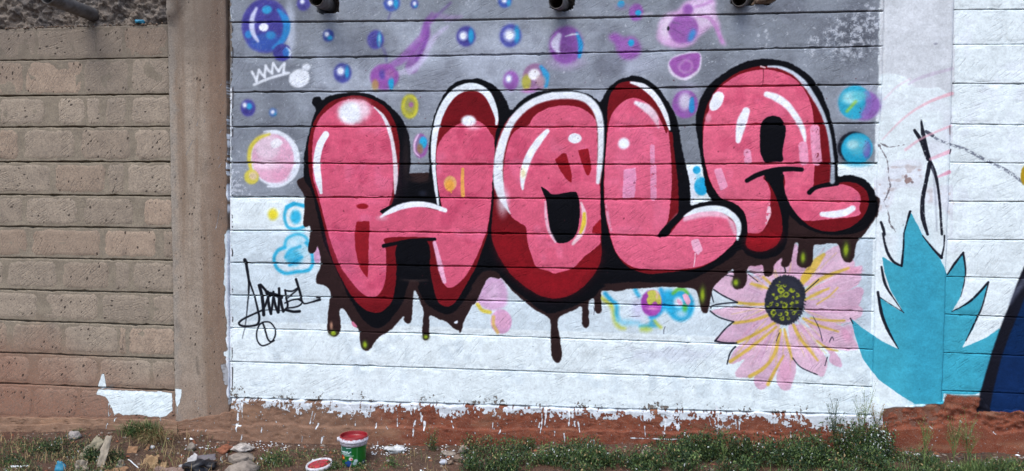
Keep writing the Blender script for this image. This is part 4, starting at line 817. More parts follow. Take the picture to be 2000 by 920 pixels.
# the rough masonry that the drain pipe comes out of, above the wall's last course
V = []; nu, nv = 240, 76
for j in range(nv):
    for i in range(nu):
        x = -180 + (334 + 180) * i / (nu - 1); y = -112 + (lerp_tab(x, [-180, 0, 90, 200, 270, 340], [78, 75, 70, 64, 65, 64]) + 112) * j / (nv - 1)
        p = px(x, y, .02)
        a = fbm((p[0] * 5, 1.3, p[2] * 5), 3) * .035 + fbm((p[0] * 16, 4.1, p[2] * 16), 4) * .030 + abs(fbm((p[0] * 30, 9.1, p[2] * 30), 4)) * .028 + fbm((p[0] * 75, 2.1, p[2] * 75), 3) * .009
        p = px(x + 3 * fbm((p[0] * 8, 7, p[2] * 8)), y, .02)
        V.append((p[0], max(.012, .045 - a) if y > 44 else .045 - a, p[2]))
rb = mesh_obj('rubble_masonry', V, grid_faces(nu, nv), m_rubble, None)
tag(rb, 'rough grey brown rubble masonry above the bare stone wall', 'masonry', None, 'thing')
# ------------------------------------------------------------------ pillars
def pillar(name, e0, e1, y0, y1, Y, mat, label, seed, amp, blobs=()):
    nu, nv = 26, 120; V = []
    for j in range(nv):
        y = y0 + (y1 - y0) * j / (nv - 1)
        a, b_ = e0(y), e1(y)
        a += fbm((seed, y * .035, 0.3), 3) * 1.3; b_ += fbm((seed + 5, y * .035, 0.7), 3) * 1.3
        for i in range(nu + 4):
            if i in (0, nu + 3):
                x = a if i == 0 else b_; p = px(x, y, Y + .008); V.append((p[0], Y + .12, p[2])); continue
            if i in (1, nu + 2):
                x = a if i == 1 else b_; p = px(x, y, Y + .008); V.append((p[0], Y + .006, p[2])); continue
            f = (i - 2) / (nu - 1); f = .5 - .5 * math.cos(f * math.pi) if False else f
            x = a + 2.0 + f * (b_ - a - 4.0); p = px(x, y, Y)
            d = fbm((p[0] * 5 + seed, seed, p[2] * 3), 4) * amp
            for (bx, by, br, bh) in blobs:
                q = math.hypot(x - bx, (y - by)) / br
                if q < 1: d += bh * (1 - q * q)
            V.append((p[0], Y - d, p[2]))
    o = mesh_obj(name, V, grid_faces(nu + 4, nv), mat, None, True, True)
    return tag(o, label, 'pillar', None, 'thing')
pillar('concrete_pillar', PL0, PL1, -112, 846, -.010, m_conc, 'bare brown concrete pillar between stone wall and mural', 3.0, .004, ((338, 8, 24, .03), (333, 30, 16, .028), (345, -20, 24, .03)))
pillar('painted_pillar', PR0, PR1, -112, 846, -.012, m_ppil, 'white plastered pillar painted with turquoise agave leaves', 8.0, .005)
# ------------------------------------------------------------------ mural wall
wm = root('mural_wall', 'stone block wall with pink bubble lettering mural reading HOLA', 'wall', tuple(px(1080, 800)))
box_px('wall_core', 446, 1712, 32, 845, .03, .24, wm, m_paint)
HOLES = [[(622, -20), (661, -21), (663, 10), (661, 24), (652, 27), (640, 26), (628, 28), (620, 24)], [(1070, -22), (1122, -23), (1124, 2), (1119, 17), (1104, 23), (1088, 21), (1074, 16)], [(1428, -30), (1512, -30), (1515, 2), (1502, 10), (1480, 9), (1462, 12), (1438, 13), (1427, 6)]]
def inside(x, y, poly):
    c = False; n = len(poly)
    for i in range(n):
        (ax, ay), (bx, by) = poly[i], poly[(i + 1) % n]
        if (ay > y) != (by > y) and x < (bx - ax) * (y - ay) / (by - ay) + ax: c = not c
    return c
def top_course():
    bm = bmesh.new(); nu, nv = 420, 34; vs = []
    for j in range(nv):
        for i in range(nu):
            x = 449 + (1726 - 449) * i / (nu - 1); t = j / (nv - 1)
            tp_ = mid_l[0](x) - 69; y = tp_ + (mid_l[0](x) - 1.8 - tp_) * t
            p = px(x + fbm((x * .2, y * .2, 3), 2) * 1.2, y + fbm((x * .2, y * .2, 9), 2) * 1.0 * (0 < j < nv - 1), 0)
            vs.append(bm.verts.new((p[0], -.0015 * fbm((p[0] * 9, 2.2, p[2] * 9)), p[2])))
    hidx = set()
    for j in range(nv - 1):
        for i in range(nu - 1):
            x = 449 + (1726 - 449) * (i + .5) / (nu - 1); tp_ = mid_l[0](x) - 69; y = tp_ + (mid_l[0](x) - 1.8 - tp_) * (j + .5) / (nv - 1)
            if any(inside(x, y, h) for h in HOLES): continue
            bm.faces.new((vs[j * nu + i], vs[j * nu + i + 1], vs[(j + 1) * nu + i + 1], vs[(j + 1) * nu + i]))
    be = [e for e in bm.edges if e.is_boundary]
    r = bmesh.ops.extrude_edge_only(bm, edges=be)
    for v in r['geom']:
        if isinstance(v, bmesh.types.BMVert): v.co.y = .16
    for v in list(bm.verts):
        if not v.link_faces: bm.verts.remove(v)
    bm.verts.index_update()
    V = [tuple(v.co) for v in bm.verts]; F = [tuple(v.index for v in f.verts) for f in bm.faces]
    bm.free()
    return mesh_obj('stone_course', V, F, m_paint, wm, True, True)
tc = top_course()
box_px('hole_backing', 449, 1726, -112, 48, .155, .24, wm, m_rubble)
slab('stone_course', lambda y: 449.5, lambda y: PR0(y) + 3, lambda x: TOPY + 0 * x, lambda x: mid_l[0](x) - 70, 0.0, wm, m_paint, 7, 1.6, .0016, 1.0, .15, 199)
SEAMS = {0: [], 1: [700, 905, 1140, 1485, 1590], 2: [560, 985, 1250, 1390, 1600], 3: [1491, 1262, 905, 640], 4: [770, 1060, 1580]}
for i in range(11):
    rr = random.Random(i + 900)
    Yc = rr.uniform(-.0025, .0025)
    c = slab('stone_course', lambda y: 449.5, lambda y: PR0(y) + 3, mid_l[i], mid_l[i + 1], Yc, wm, m_paint, 7, 1.75 if i < 5 else (1.55 if i < 8 else 1.1), .0016, 1.0, .03, 200 + i)
    t0, t1 = (lambda x, i=i: mid_l[i](x) + 4), (lambda x, i=i: mid_l[i + 1](x) - 4)
    x = 453
    while x < 1690:
        w = rr.uniform(85, 135)
        if 1700 - (x + w) < 50: w = 1700 - x
        k += 1
        stone(x, x + w, t0, t1, Yc, c, m_paint, .0010, 3.2, k, 1.8, 5, .0014)
        x += w + rr.uniform(7, 13)
# ------------------------------------------------------------------ white wall on the right
wr = root('white_wall', 'white painted stone block wall at the right edge', 'wall', tuple(px(1930, 800)))
box_px('wall_core', 1836, 2210, -110, 850, .03, .24, wr, m_paint)
for i in range(-1, 12):
    rr = random.Random(i + 1900); Yc = rr.uniform(-.002, .002)
    up_ = lambda x: right_l[0](x) - 73
    tp = right_l[i - 1] if i > 0 else (up_ if i == 0 else (lambda x: TOPY + 0 * x)); bt_ = right_l[i] if i >= 0 else up_
    c = slab('stone_course', lambda y: PR1(y) - 3, lambda y: 2200, tp, bt_, Yc, wr, m_paint, 7, .95, .0016, .8, .03, 300 + i)
    t0, t1 = (lambda x, tp=tp: tp(x) + 4), (lambda x, bt_=bt_: bt_(x) - 4)
    x = 1868
    while x < 2180:
        w = rr.uniform(85, 135); k += 1
        stone(x, min(x + w, 2192), t0, t1, Yc, c, m_paint, .0010, 3.2, k, 1.8, 5, .0014)
        x += w + rr.uniform(7, 12)
# ------------------------------------------------------------------ drain pipes
def tube(name, p0, p1, r0_, r1_, parent, mat, n=28, inner=None):
    p0, p1 = Vector(p0), Vector(p1); d = (p1 - p0).normalized(); a = d.orthogonal().normalized(); b_ = d.cross(a)
    ring = lambda c, r: [tuple(c + r * (math.cos(t * 6.28318 / n) * a + math.sin(t * 6.28318 / n) * b_)) for t in range(n)]
    V = ring(p0, r0_) + ring(p1 - d * .002, r1_) + ring(p1, r1_ - .0012)
    R = 3
    if inner: V += ring(p1, inner + .0008) + ring(p1 - d * .003, inner) + ring(p0, inner); R = 6
    F = [(j * n + i, j * n + (i + 1) % n, (j + 1) * n + (i + 1) % n, (j + 1) * n + i) for j in range(R - 1) for i in range(n)]
    if inner: F.append(tuple(range(5 * n, 6 * n)))
    else: F.append(tuple(reversed(range(2 * n, 3 * n)))); F.append(tuple(range(n)))
    return mesh_obj(name, V, F, mat, parent)
m_pipe = plain('grey_pvc', srgb(92, 90, 90), .5, .22, 22, .4, .12, srgb(70, 64, 60))
for (e, r0p, Ye, Yr, lab) in (((92, -7), (190, 32), -.37, .08, 'grey plastic drain pipe jutting from the rubble, farthest left'), ((617, -3), (645, 11), -.22, .15, 'grey drain pipe end above the crown and big blue bubble'),
                             ((1086, 2), (1101, 10), -.16, .15, 'grey drain pipe end above the letter O'), ((1444, -3), (1452, 3), -.10, .15, 'grey drain pipe end above the letter A')):
    a, b_ = px(*r0p, Yr), px(*e, Ye)
    o = tube('drain_pipe', a, b_, .0425, .0425, None, m_pipe, 32, .0385)
    tag(o, lab, 'pipe', 'drain pipes along the top of the wall')
m_rock = plain('pale_stone', srgb(132, 122, 113), .95, .3, 26, .2, .8, None, 0, .01)
m_crumb = plain('brown_crumbs', srgb(112, 96, 84), .95, .35, 40, .2, .8, None, 0, .01)
def lump(name, c, s, mat, seed, rough=.3, parent=None, rot=0.0, sub=3, flat=0.0):
    bm = bmesh.new(); bmesh.ops.create_icosphere(bm, subdivisions=sub, radius=1.0)
    cr, sr = math.cos(rot), math.sin(rot); V = []
    for v in bm.verts:
        q = v.co.copy()
        n_ = mnoise.cell(Vector(q * 1.4) + Vector((seed, 0, 0))) * .12 + fbm((q.x * 1.1 + seed * 3.7, q.y * 1.1, q.z * 1.1), 3) * rough * 1.6
        q *= 1 + n_
        if flat and q.z > flat: q.z = flat + (q.z - flat) * .2
        x, y, z = q.x * s[0], q.y * s[1], q.z * s[2]
        V.append((c[0] + x * cr - y * sr, c[1] + x * sr + y * cr, c[2] + z))
    bm.verts.index_update(); F = [tuple(v.index for v in f.verts) for f in bm.faces]; bm.free()
    return mesh_obj(name, V, F, mat, parent, True)
hc = px(1490, 4, .05); tag(lump('mortar_lump', (hc[0], .03, hc[2]), (.055, .06, .028), m_crumb, 4, .35), 'brown mortar lump filling the hole beside the pipe above the letter A', 'mortar')
V = []; F = []                                                # crumbs lying on the ledge of the left wall
r_ = random.Random(3)
for i in range(150):
    x = r_.uniform(-150, 326); y = lerp_tab(x, LX, LEFT[0]) - r_.uniform(-.5, 2.5); p = px(x, y, r_.uniform(-.004, .02)); s = r_.uniform(.003, .011)
    b0 = len(V); V += [(p[0] + dx * s * r_.uniform(.6, 1.5), p[1] + dy * s, p[2] + dz * s * r_.uniform(.4, 1)) for dx, dy, dz in ((-1, 0, 0), (1, 0, 0), (0, -1, 0), (0, 1, 0), (0, 0, -1), (0, 0, 1))]
    F += [(b0 + a, b0 + b_, b0 + c) for a, b_, c in ((0, 2, 5), (2, 1, 5), (1, 3, 5), (3, 0, 5), (2, 0, 4), (1, 2, 4), (3, 1, 4), (0, 3, 4))]
tag(mesh_obj('crumbs', V, F, m_crumb, None, False), 'mortar crumbs along the ledge of the bare stone wall', 'rubble', kind='stuff')
# ------------------------------------------------------------------ ground
FX = [-400, 0, 200, 450, 650, 900, 1100, 1300, 1500, 1720, 1850, 2000, 2400]; FY = [846, 846, 842, 862, 870, 874, 868, 872, 877, 882, 887, 888, 890]
foot = [px(a, b_, -.06) for a, b_ in zip(FX, FY)]
FXW, FZW = [p[0] for p in foot], [p[2] for p in foot]
def gh(X, Y):
    z = float(np.interp(X, FXW, FZW)); d = max(0.0, -.06 - Y)
    z = z - .10 * min(d, .5) - .012 * min(max(d - .5, 0), 6)
    return z * (1.0 if d < 3 else max(0, 1 - (d - 3) / 6)) + .012 * fbm((X * 4, Y * 4, 0.5), 3) + .006 * fbm((X * 17, Y * 17, 2.5), 3)
def ground_at(x, y):
    d = fwd + ((x - CX) / F_PX) * right - ((y - CY) / F_PX) * up
    z = 0.02
    for _ in range(5):
        t = (z - CAM[2]) / d[2]; p = CAM + t * d; z = .25 * z + .75 * gh(p[0], p[1])
    return Vector((p[0], p[1], gh(p[0], p[1])))
gx = [-90, -40, -18, -9, -6.5, -5] + list(np.arange(-4.2, 3.8, .03)) + [4.6, 6, 9, 18, 40, 90]
gy = [-90, -40, -18, -9, -6, -4.5, -3.4, -2.6, -2.0, -1.6, -1.3] + list(np.arange(-1.1, .08, .025)) + [.24, .6, 2, 8, 30, 90]
V = [(x, y, gh(x, y)) for y in gy for x in gx]
m_g, nt_, b_g = new_mat('red_brown_soil'); g = NT(nt_); P = g.pos()
n1, n2, n3 = g.noise(P, 2.2, 3), g.noise(P, 22, 5, .65), g.noise(P, 120, 4, .7)
c = g.mix(g.ramp(n1, .35, .65), srgb(92, 73, 62), srgb(98, 70, 58)); c = g.mix(g.ramp(n2, .45, .7, 0, .8), c, srgb(66, 54, 48)); c = g.mix(g.ramp(n3, .55, .75, 0, .75), c, srgb(156, 138, 122)); c = g.mix(g.ramp(n3, .42, .30, 0, .7), c, srgb(58, 46, 40))
g.l(c, b_g.inputs['Base Color']); b_g.inputs['Roughness'].default_value = .96; b_g.inputs['Specular IOR Level'].default_value = .15
bp = g.n('ShaderNodeBump'); bp.inputs['Distance'].default_value = .02; bp.inputs['Strength'].default_value = 1.0; g.l(g.math('ADD', n2, g.math('MULTIPLY', n3, .5)), bp.inputs['Height']); g.l(bp.outputs[0], b_g.inputs['Normal'])
tag(mesh_obj('ground', V, grid_faces(len(gx), len(gy)), m_g), kind='structure')
# ------------------------------------------------------------------ plinths at the foot of the walls
def plinth(name, x0, x1, ytop, ybot, mat, label, seed, led=.5, out=.05, rag=2.5, rough=1.0):
    nu, nv = int((x1 - x0) / 3.2), 46; V = []
    for j in range(nv):
        t = j / (nv - 1)
        for i in range(nu):
            x = x0 + (x1 - x0) * i / (nu - 1)
            yt = ytop(x) + rag * fbm((x * .03, seed, 0), 4) * 1.6; y = yt + (ybot(x) + 16 - yt) * t
            l_ = led + .10 * fbm((x * .012, seed + 3, 0), 3)
            firm = sstep(l_ - .012, l_ + .006, t)                       # the face below the ledge stands out with a firm edge
            Y = .02 - .032 * min(1, t / .05) - (.026 if seed == 5.0 else .012) * firm - out * t * .3
            p = px(x, y, Y)
            lum_ = (1 - firm) * (2.2 if seed == 5.0 else .7) + firm * (.18 if seed == 5.0 else .5 + 1.4 * sstep(.72, .95, t))
            Y -= rough * (.002 * fbm((p[0] * 3, seed, p[2] * 4), 2) + .0055 * lum_ * fbm((p[0] * 26, seed, p[2] * 34), 4))
            cr = fbm((p[0] * 5.0, seed + 9, p[2] * 7.0), 4)
            if abs(cr) < .009 and t > .08 and not (seed == 5.0 and firm > .5): Y += .008
            p = px(x, y, Y); V.append((p[0], Y, p[2]))
    o = mesh_obj(name, V, grid_faces(nu, nv), mat, None, True, True)
    return tag(o, label, 'plinth', None, 'thing')
yb = line(FX, FY)
plinth('earth_plinth', 338, 1746, lambda x: float(mid_l[11](x)) - 1 if x > 452 else lerp_tab(x, [338, 452], [822, 800]), yb, m_plinth, 'red brown plastered plinth with white drips under the mural wall', 1.0)
plinth('red_plinth', 1735, 2210, lambda x: lerp_tab(x, [1735, 1750, 1800, 1840, 1848, 1915, 1935, 2210], [806, 790, 785, 782, 767, 772, 796, 805]), yb, m_plinth, 'rust red plinth under the agave and the white wall', 5.0, .42, .03, 3.0, 1.5)
plinth('sandy_ledge', -190, 346, lambda x: float(left_l[12](x)) - 6, lambda x: yb(x) + 4, m_plinth_s, 'low sandy ledge at the foot of the bare stone wall', 9.0, .3, .09, 2.0, .9)

# ------------------------------------------------------------------ plants
m_gr = [plain('grass_green', srgb(70, 90, 48), .6, .3, 9, .3, 0), plain('leaf_dark', srgb(43, 65, 41), .55, .35, 9, .35, 0), plain('leaf_pale', srgb(102, 120, 70), .6, .25, 9, .3, 0), plain('straw', srgb(148, 128, 94), .75, .25, 12, .2, 0), plain('paint_flecked_leaf', srgb(186, 192, 190), .6, .12, 30, .3, 0), plain('brown_stem', srgb(110, 88, 62), .8, .25, 12, .2, 0)]
def blade(V, F, M_, b, d, L, w, bend, mi, r):
    d = Vector(d).normalized(); s = d.cross(Vector((0, 0, 1)));
    if s.length < .1: s = Vector((1, 0, 0))
    s = (s.normalized() + Vector((r.uniform(-.4, .4), r.uniform(-.4, .4), 0))).normalized(); b = Vector(b); k = len(V); out = Vector((d.x, d.y, 0))
    out = out.normalized() if out.length > .05 else Vector((r.uniform(-1, 1), r.uniform(-1, 1), 0)).normalized()
    p1 = b + d * L * .4; p2 = b + d * L * .72 + out * bend * L * .18 - Vector((0, 0, bend * L * .06)); p3 = b + d * L * .92 + out * bend * L * .45 - Vector((0, 0, bend * L * .26))
    for p, ww in ((b, w), (p1, w * .9), (p2, w * .6)): V += [p - s * ww / 2, p + s * ww / 2]
    V.append(p3)
    F += [(k, k + 1, k + 3, k + 2), (k + 2, k + 3, k + 5, k + 4), (k + 4, k + 5, k + 6)]; M_ += [mi] * 3
def leaf(V, F, M_, b, d, L, w, mi, r):
    d = Vector(d).normalized(); s = d.cross(Vector((r.uniform(-.6, .6), r.uniform(-.6, .6), 1))).normalized(); n = s.cross(d); b = Vector(b); k = len(V)
    V += [b, b + d * L * .5 - s * w / 2 + n * w * .18, b + d * L - n * L * .12, b + d * L * .5 + s * w / 2 + n * w * .18]
    F += [(k, k + 1, k + 2), (k, k + 2, k + 3)]; M_ += [mi] * 2
def stick(V, F, M_, a, b, w0, w1, mi):
    a, b = Vector(a), Vector(b); d = (b - a).normalized(); u = d.orthogonal().normalized(); v = d.cross(u); k = len(V)
    for c, w in ((a, w0), (b, w1)): V += [c + w * (math.cos(t) * u + math.sin(t) * v) for t in (0, 2.094, 4.189)]
    F += [(k + i, k + (i + 1) % 3, k + 3 + (i + 1) % 3, k + 3 + i) for i in range(3)]; M_ += [mi] * 3
def rdir(r, tilt): 
    a = r.uniform(0, 6.283); t = r.uniform(0, tilt); return Vector((math.sin(t) * math.cos(a), math.sin(t) * math.sin(a), math.cos(t)))
def leafy_weed(name, x, y, h, spread, ns, nl, L, mix_, label, cat='weed', seed=0, group=None):
    """branched stems with small leaves; h, spread in metres"""
    r = random.Random(seed); c = ground_at(x, y); rt = root(name, label, cat, tuple(c), group)
    SV, SF, SM, LV, LF, LM = [], [], [], [], [], []
    for i in range(ns):
        a = c + Vector((r.gauss(0, spread * .35), r.gauss(0, spread * .18), 0)); a.z = gh(a.x, a.y) - .005
        hh = h * r.uniform(.45, 1.0); tip = a + Vector((r.gauss(0, spread * .3), r.gauss(0, spread * .2) - .01, hh)); md = (a + tip) / 2 + Vector((r.gauss(0, .012), r.gauss(0, .012), 0))
        stick(SV, SF, SM, a, md, .0016, .0012, 0); stick(SV, SF, SM, md, tip, .0012, .0006, 0)
        for j in range(nl):
            t = r.uniform(.12, 1.02); p = a.lerp(md, t * 2) if t < .5 else md.lerp(tip, t * 2 - 1)
            p = p + Vector((r.gauss(0, .012), r.gauss(0, .012), r.gauss(0, .006)))
            leaf(LV, LF, LM, p, rdir(r, 1.5), L * r.uniform(.45, 1.0) * (1.9 if r.random() < .12 else 1.0), L * r.uniform(.3, .6), r.choices(range(6), mix_)[0], r)
    tag(mesh_obj('stems', SV, SF, [m_gr[5] if mix_[3] > .3 else m_gr[0]], rt, False), kind='stuff'); tag(mesh_obj('leaves', LV, LF, m_gr, rt, False, fmat=LM), kind='stuff')
    return rt
def herb(name, x, y, h, spread, nb, label, mi=2, seed=0, tips=3):
    """a thin airy weed: fine forking stems with tiny seed heads"""
    r = random.Random(seed); c = ground_at(x, y); rt = root(name, label, 'weed', tuple(c))
    SV, SF, SM, LV, LF, LM = [], [], [], [], [], []
    top = c + Vector((r.uniform(-.02, .02), 0, h * .55)); stick(SV, SF, SM, c - Vector((0, 0, .02)), top, .0022, .0016, 0)
    for i in range(nb):
        t = r.uniform(.25, 1); a = c.lerp(top, t); q = a + Vector((r.uniform(-1, 1) * spread, r.uniform(-.5, .3) * spread, h * r.uniform(.2, .52))); stick(SV, SF, SM, a, q, .0012, .0008, 0)
        for j in range(tips):
            e = a.lerp(q, r.uniform(.4, 1)) + Vector((r.uniform(-.4, .4) * spread, r.uniform(-.3, .3) * spread, r.uniform(.01, .06))); stick(SV, SF, SM, a.lerp(q, r.uniform(.3, .9)), e, .0008, .0006, 0)
            for k_ in range(4): leaf(LV, LF, LM, e + Vector((r.gauss(0, .006), r.gauss(0, .006), r.gauss(0, .006))), rdir(r, 2.6), r.uniform(.004, .009), r.uniform(.003, .006), mi if r.random() < .75 else 3, r)
        for k_ in range(3): leaf(LV, LF, LM, a.lerp(q, r.uniform(0, .7)), rdir(r, 1.5), r.uniform(.012, .03), .005, mi if r.random() < .6 else 0, r)
    tag(mesh_obj('stems', SV, SF, [m_gr[mi]], rt, False), kind='stuff'); tag(mesh_obj('seed_heads', LV, LF, m_gr, rt, False, fmat=LM), kind='stuff')
    return rt
def tuft(name, x, y, n, L, spread, tilt, mis, label, cat, seed, bend=1.0, w=.0035, parts='blades', off=(0, 0), below=.0):
    r = random.Random(seed); c = ground_at(x, y); rt = root(name, label, cat, tuple(c)); V, F, M_ = [], [], []
    for i in range(n):
        a = c + Vector((r.gauss(0, spread), r.gauss(0, spread * .45), 0)); a.z = max(gh(a.x, a.y), c.z - .01) - .004 + below * r.random()
        d = rdir(r, tilt) + Vector((off[0], off[1], 0)); blade(V, F, M_, a, d, L * r.uniform(.45, 1.1), w * r.uniform(.6, 1.3), r.uniform(.1, 1) * bend, r.choice(mis), r)
    tag(mesh_obj(parts, V, F, m_gr, rt, False, fmat=M_), kind='stuff')
    return rt
# ground cover nobody could count
def cover(name, label, cat, spots, seed):
    r = random.Random(seed); V, F, M_ = [], [], []
    for (xa, xb, ya, yb_, n, L, hmax, mix_, bl) in spots:
        for i in range(n):
            p = ground_at(r.uniform(xa, xb), r.uniform(ya, yb_)); dens = fbm((p.x * 5, p.y * 5, seed), 2)
            if dens < -.12 + .25 * r.random(): continue
            hz = hmax * max(0.0, min(1, .45 + dens * 1.6)) * r.random()
            mi = r.choices(range(6), mix_)[0]
            if r.random() < bl: blade(V, F, M_, p, rdir(r, .8), L * r.uniform(1.0, 2.6), .003, r.uniform(.2, 1), mi, r)
            else: leaf(V, F, M_, p + Vector((r.gauss(0, .008), r.gauss(0, .008), hz)), rdir(r, 1.5), L * r.uniform(.5, 1.2), L * r.uniform(.25, .55), mi, r)
    tag(mesh_obj(name, V, F, m_gr, None, False, fmat=M_), label, cat, kind='stuff')
mixd = [.34, .52, .11, .03, .004, .02]
cover('ground_weeds', 'low dark green weeds covering the soil below the mural', 'weeds', [
    (1270, 1745, 864, 935, 24000, .020, .13, mixd, .2), (900, 1300, 874, 935, 12000, .019, .085, [.34, .46, .12, .06, .008, .02], .15), (1730, 2080, 890, 940, 9000, .016, .05, [.5, .28, .16, .05, .005, .02], .5),
    (480, 680, 882, 935, 2600, .014, .035, [.38, .28, .2, .14, .006, .02], .35), (700, 960, 888, 935, 900, .013, .03, [.34, .24, .18, .2, .01, .05], .3), (-120, 240, 862, 935, 6500, .016, .05, [.3, .35, .1, .22, .01, .02], .35), (240, 480, 880, 935, 500, .013, .02, [.3, .1, .1, .4, .05, .05], .6)], 17)
cover('dry_grass', 'dry straw and stalks strewn over the littered soil', 'grass', [(-120, 420, 854, 935, 1500, .035, .01, [.05, .02, .08, .8, 0, .05], 1.0), (420, 960, 880, 935, 260, .03, .01, [.1, 0, .1, .75, 0, .05], 1.0), (960, 2050, 886, 935, 200, .03, .01, [.2, 0, .2, .6, 0, 0], 1.0)], 23)
# flakes of rubble, mortar and dried paint
r_ = random.Random(77); V, F, FM = [], [], []
m_fl = [m_crumb, m_rock, plain('paint_flake', srgb(216, 220, 224), .7, .1, 40, .3, .2), plain('red_clod', srgb(132, 84, 64), .95, .3, 40, .2, .6)]
def pebble(p, s, mi):
    b0 = len(V); V.extend([(p[0] + dx * s * r_.uniform(.6, 1.5), p[1] + dy * s * r_.uniform(.6, 1.3), p[2] + dz * s * r_.uniform(.35, .8)) for dx, dy, dz in ((-1, .2, 0), (1, -.2, 0), (.2, -1, 0), (-.2, 1, 0), (0, 0, -.8), (0, 0, 1))])
    F.extend([(b0 + a, b0 + b_, b0 + c) for a, b_, c in ((0, 2, 5), (2, 1, 5), (1, 3, 5), (3, 0, 5), (2, 0, 4), (1, 2, 4), (3, 1, 4), (0, 3, 4))]); FM.extend([mi] * 8)
for i in range(2600):
    x = r_.uniform(-100, 2050); y = r_.uniform(850, 935) if r_.random() < .6 else yb(x) + abs(r_.gauss(0, 7)) + 1
    p = ground_at(x, y); pebble(p, r_.choice((.003, .004, .005, .007, .012)) * r_.uniform(.6, 1.3), r_.choices((0, 1, 2, 3), (.46, .22, .05, .27))[0])
for (xa, xb, ya, yb_, n) in ((725, 800, 868, 890, 130), (470, 560, 862, 882, 60), (1690, 1780, 850, 905, 120), (1360, 1700, 868, 900, 50), (860, 920, 868, 900, 60), (360, 430, 870, 880, 25)):
    for i in range(n): p = ground_at(r_.uniform(xa, xb), r_.uniform(ya, yb_)); pebble((p.x, p.y, p.z + r_.uniform(0, .008)), r_.uniform(.002, .007), 2)
tag(mesh_obj('gravel', V, F, m_fl, None, False, fmat=FM), 'stone crumbs and white paint flakes scattered on the soil', 'gravel', kind='stuff')
# plants one can pick out
tuft('grass_tuft', 276, 852, 520, .115, .055, .85, (0, 0, 0, 1, 2), 'green grass tuft before the white paint patch on bare wall', 'grass', 1, 1.2, .0035, off=(0, -.15), below=.03)
tuft('straw_clump', 300, 862, 260, .13, .07, 1.35, (3, 3, 3, 2, 5), 'dry straw clump drooping below the green grass tuft', 'grass', 2, 1.5, .003, off=(.3, -.5), below=.045)
leafy_weed('leafy_weed', 95, 884, .085, .16, 26, 26, .016, [.25, .6, .05, .08, .02, 0], 'dark green weed left of the leaning grey strips', seed=3)
leafy_weed('leafy_weed', 176, 900, .10, .07, 16, 26, .016, [.2, .72, .05, .03, 0, 0], 'dark green weed between the two grey strips', seed=4)
leafy_weed('leafy_weed', 225, 902, .075, .10, 16, 22, .015, [.3, .5, .1, .1, 0, 0], 'dark weed right of the tall grey strip', seed=44)
leafy_weed('leafy_weed', 15, 905, .06, .09, 12, 20, .015, [.3, .5, .1, .1, 0, 0], 'small weed at the bottom left corner', seed=45)
leafy_weed('leafy_weed', 148, 846, .035, .05, 8, 18, .012, [.4, .5, .05, .05, 0, 0], 'tiny green weed on the sandy ledge', seed=46)
leafy_weed('leafy_weed', 530, 906, .075, .13, 22, 24, .015, [.42, .2, .25, .1, .03, 0], 'yellow green weed right of the pale rocks', seed=5)
leafy_weed('leafy_weed', 650, 912, .05, .06, 12, 22, .014, [.4, .3, .2, .08, .02, 0], 'small green weed between lid and bucket', seed=6)
leafy_weed('leafy_weed', 700, 918, .055, .05, 9, 18, .013, [.3, .3, .25, .1, .05, 0], 'weed growing over the foot of the paint bucket', seed=66)
leafy_weed('leafy_weed', 765, 908, .05, .07, 10, 20, .013, [.4, .3, .2, .08, .02, 0], 'small weed right of the paint bucket', seed=67)
leafy_weed('climbing_weed', 846, 880, .155, .04, 9, 26, .014, [.4, .4, .12, .04, .04, 0], 'upright green weed against the red plinth under the lettering', seed=7)
leafy_weed('climbing_weed', 1038, 876, .09, .025, 5, 24, .014, [.4, .35, .15, .04, .06, 0], 'short single weed on the red plinth below the long drip', seed=8)
leafy_weed('bushy_weed', 925, 918, .105, .09, 20, 28, .018, [.3, .6, .06, .02, .02, 0], 'dark bushy weed at the bottom edge under the letter O', seed=9)
for i, (x, y, h, s, lab) in enumerate(((985, 915, .07, .12, 'low weed just right of the dark bushy weed'), (1085, 905, .085, .14, 'spreading weed below the twig on the plinth'), (1175, 908, .09, .15, 'weed clump left of the grey crumpled flake'), (1255, 912, .075, .12, 'weed clump under the grey crumpled flake'),
                                       (1385, 896, .16, .13, 'tall leafy weed below the leftmost flower petals'), (1450, 900, .13, .16, 'leafy weed under the white drip on the plinth'), (1520, 905, .11, .16, 'leafy weed directly under the flower centre'), (1585, 906, .12, .15, 'weed clump under the right flower petals'), (1650, 896, .20, .13, 'tall paint flecked weed before the white wall foot'), (1708, 896, .21, .09, 'white splashed weed at the foot of the painted pillar'),
                                       (1330, 900, .11, .12, 'leafy weed right of the grey crumpled flake'), (1475, 868, .055, .09, 'small flecked weed close against the plinth below the flower'))):
    leafy_weed('leafy_weed', x, y, h * 1.12, s, int(20 + s * 190), 34, .018, [.32, .48, .12, .02, .012 if x < 1640 else (.05 if x < 1700 else .22), .02], lab, seed=20 + i)
herb('feathery_weed', 1632, 892, .36, .05, 12, 'thin feathery weed in front of the white wall', 1, 41, 4); herb('feathery_weed', 1683, 892, .37, .055, 14, 'taller feathery weed beside the painted pillar', 2, 42, 4); herb('feathery_weed', 1716, 880, .30, .04, 9, 'dry feathery weed against the pillar crack', 3, 43, 4)
herb('seeding_weed', 1806, 918, .29, .05, 9, 'pale seeding weed before the agave pillar foot', 2, 47, 4); herb('seeding_weed', 1862, 912, .25, .045, 10, 'pale green seeding weed left of its twin on red plinth', 2, 48, 4); herb('seeding_weed', 1893, 910, .26, .05, 12, 'pale green seeding weed right of its twin on red plinth', 2, 49, 4)
herb('thin_stalk', 1412, 925, .20, .03, 4, 'single pale grass stalk among the weeds', 2, 50, 2)
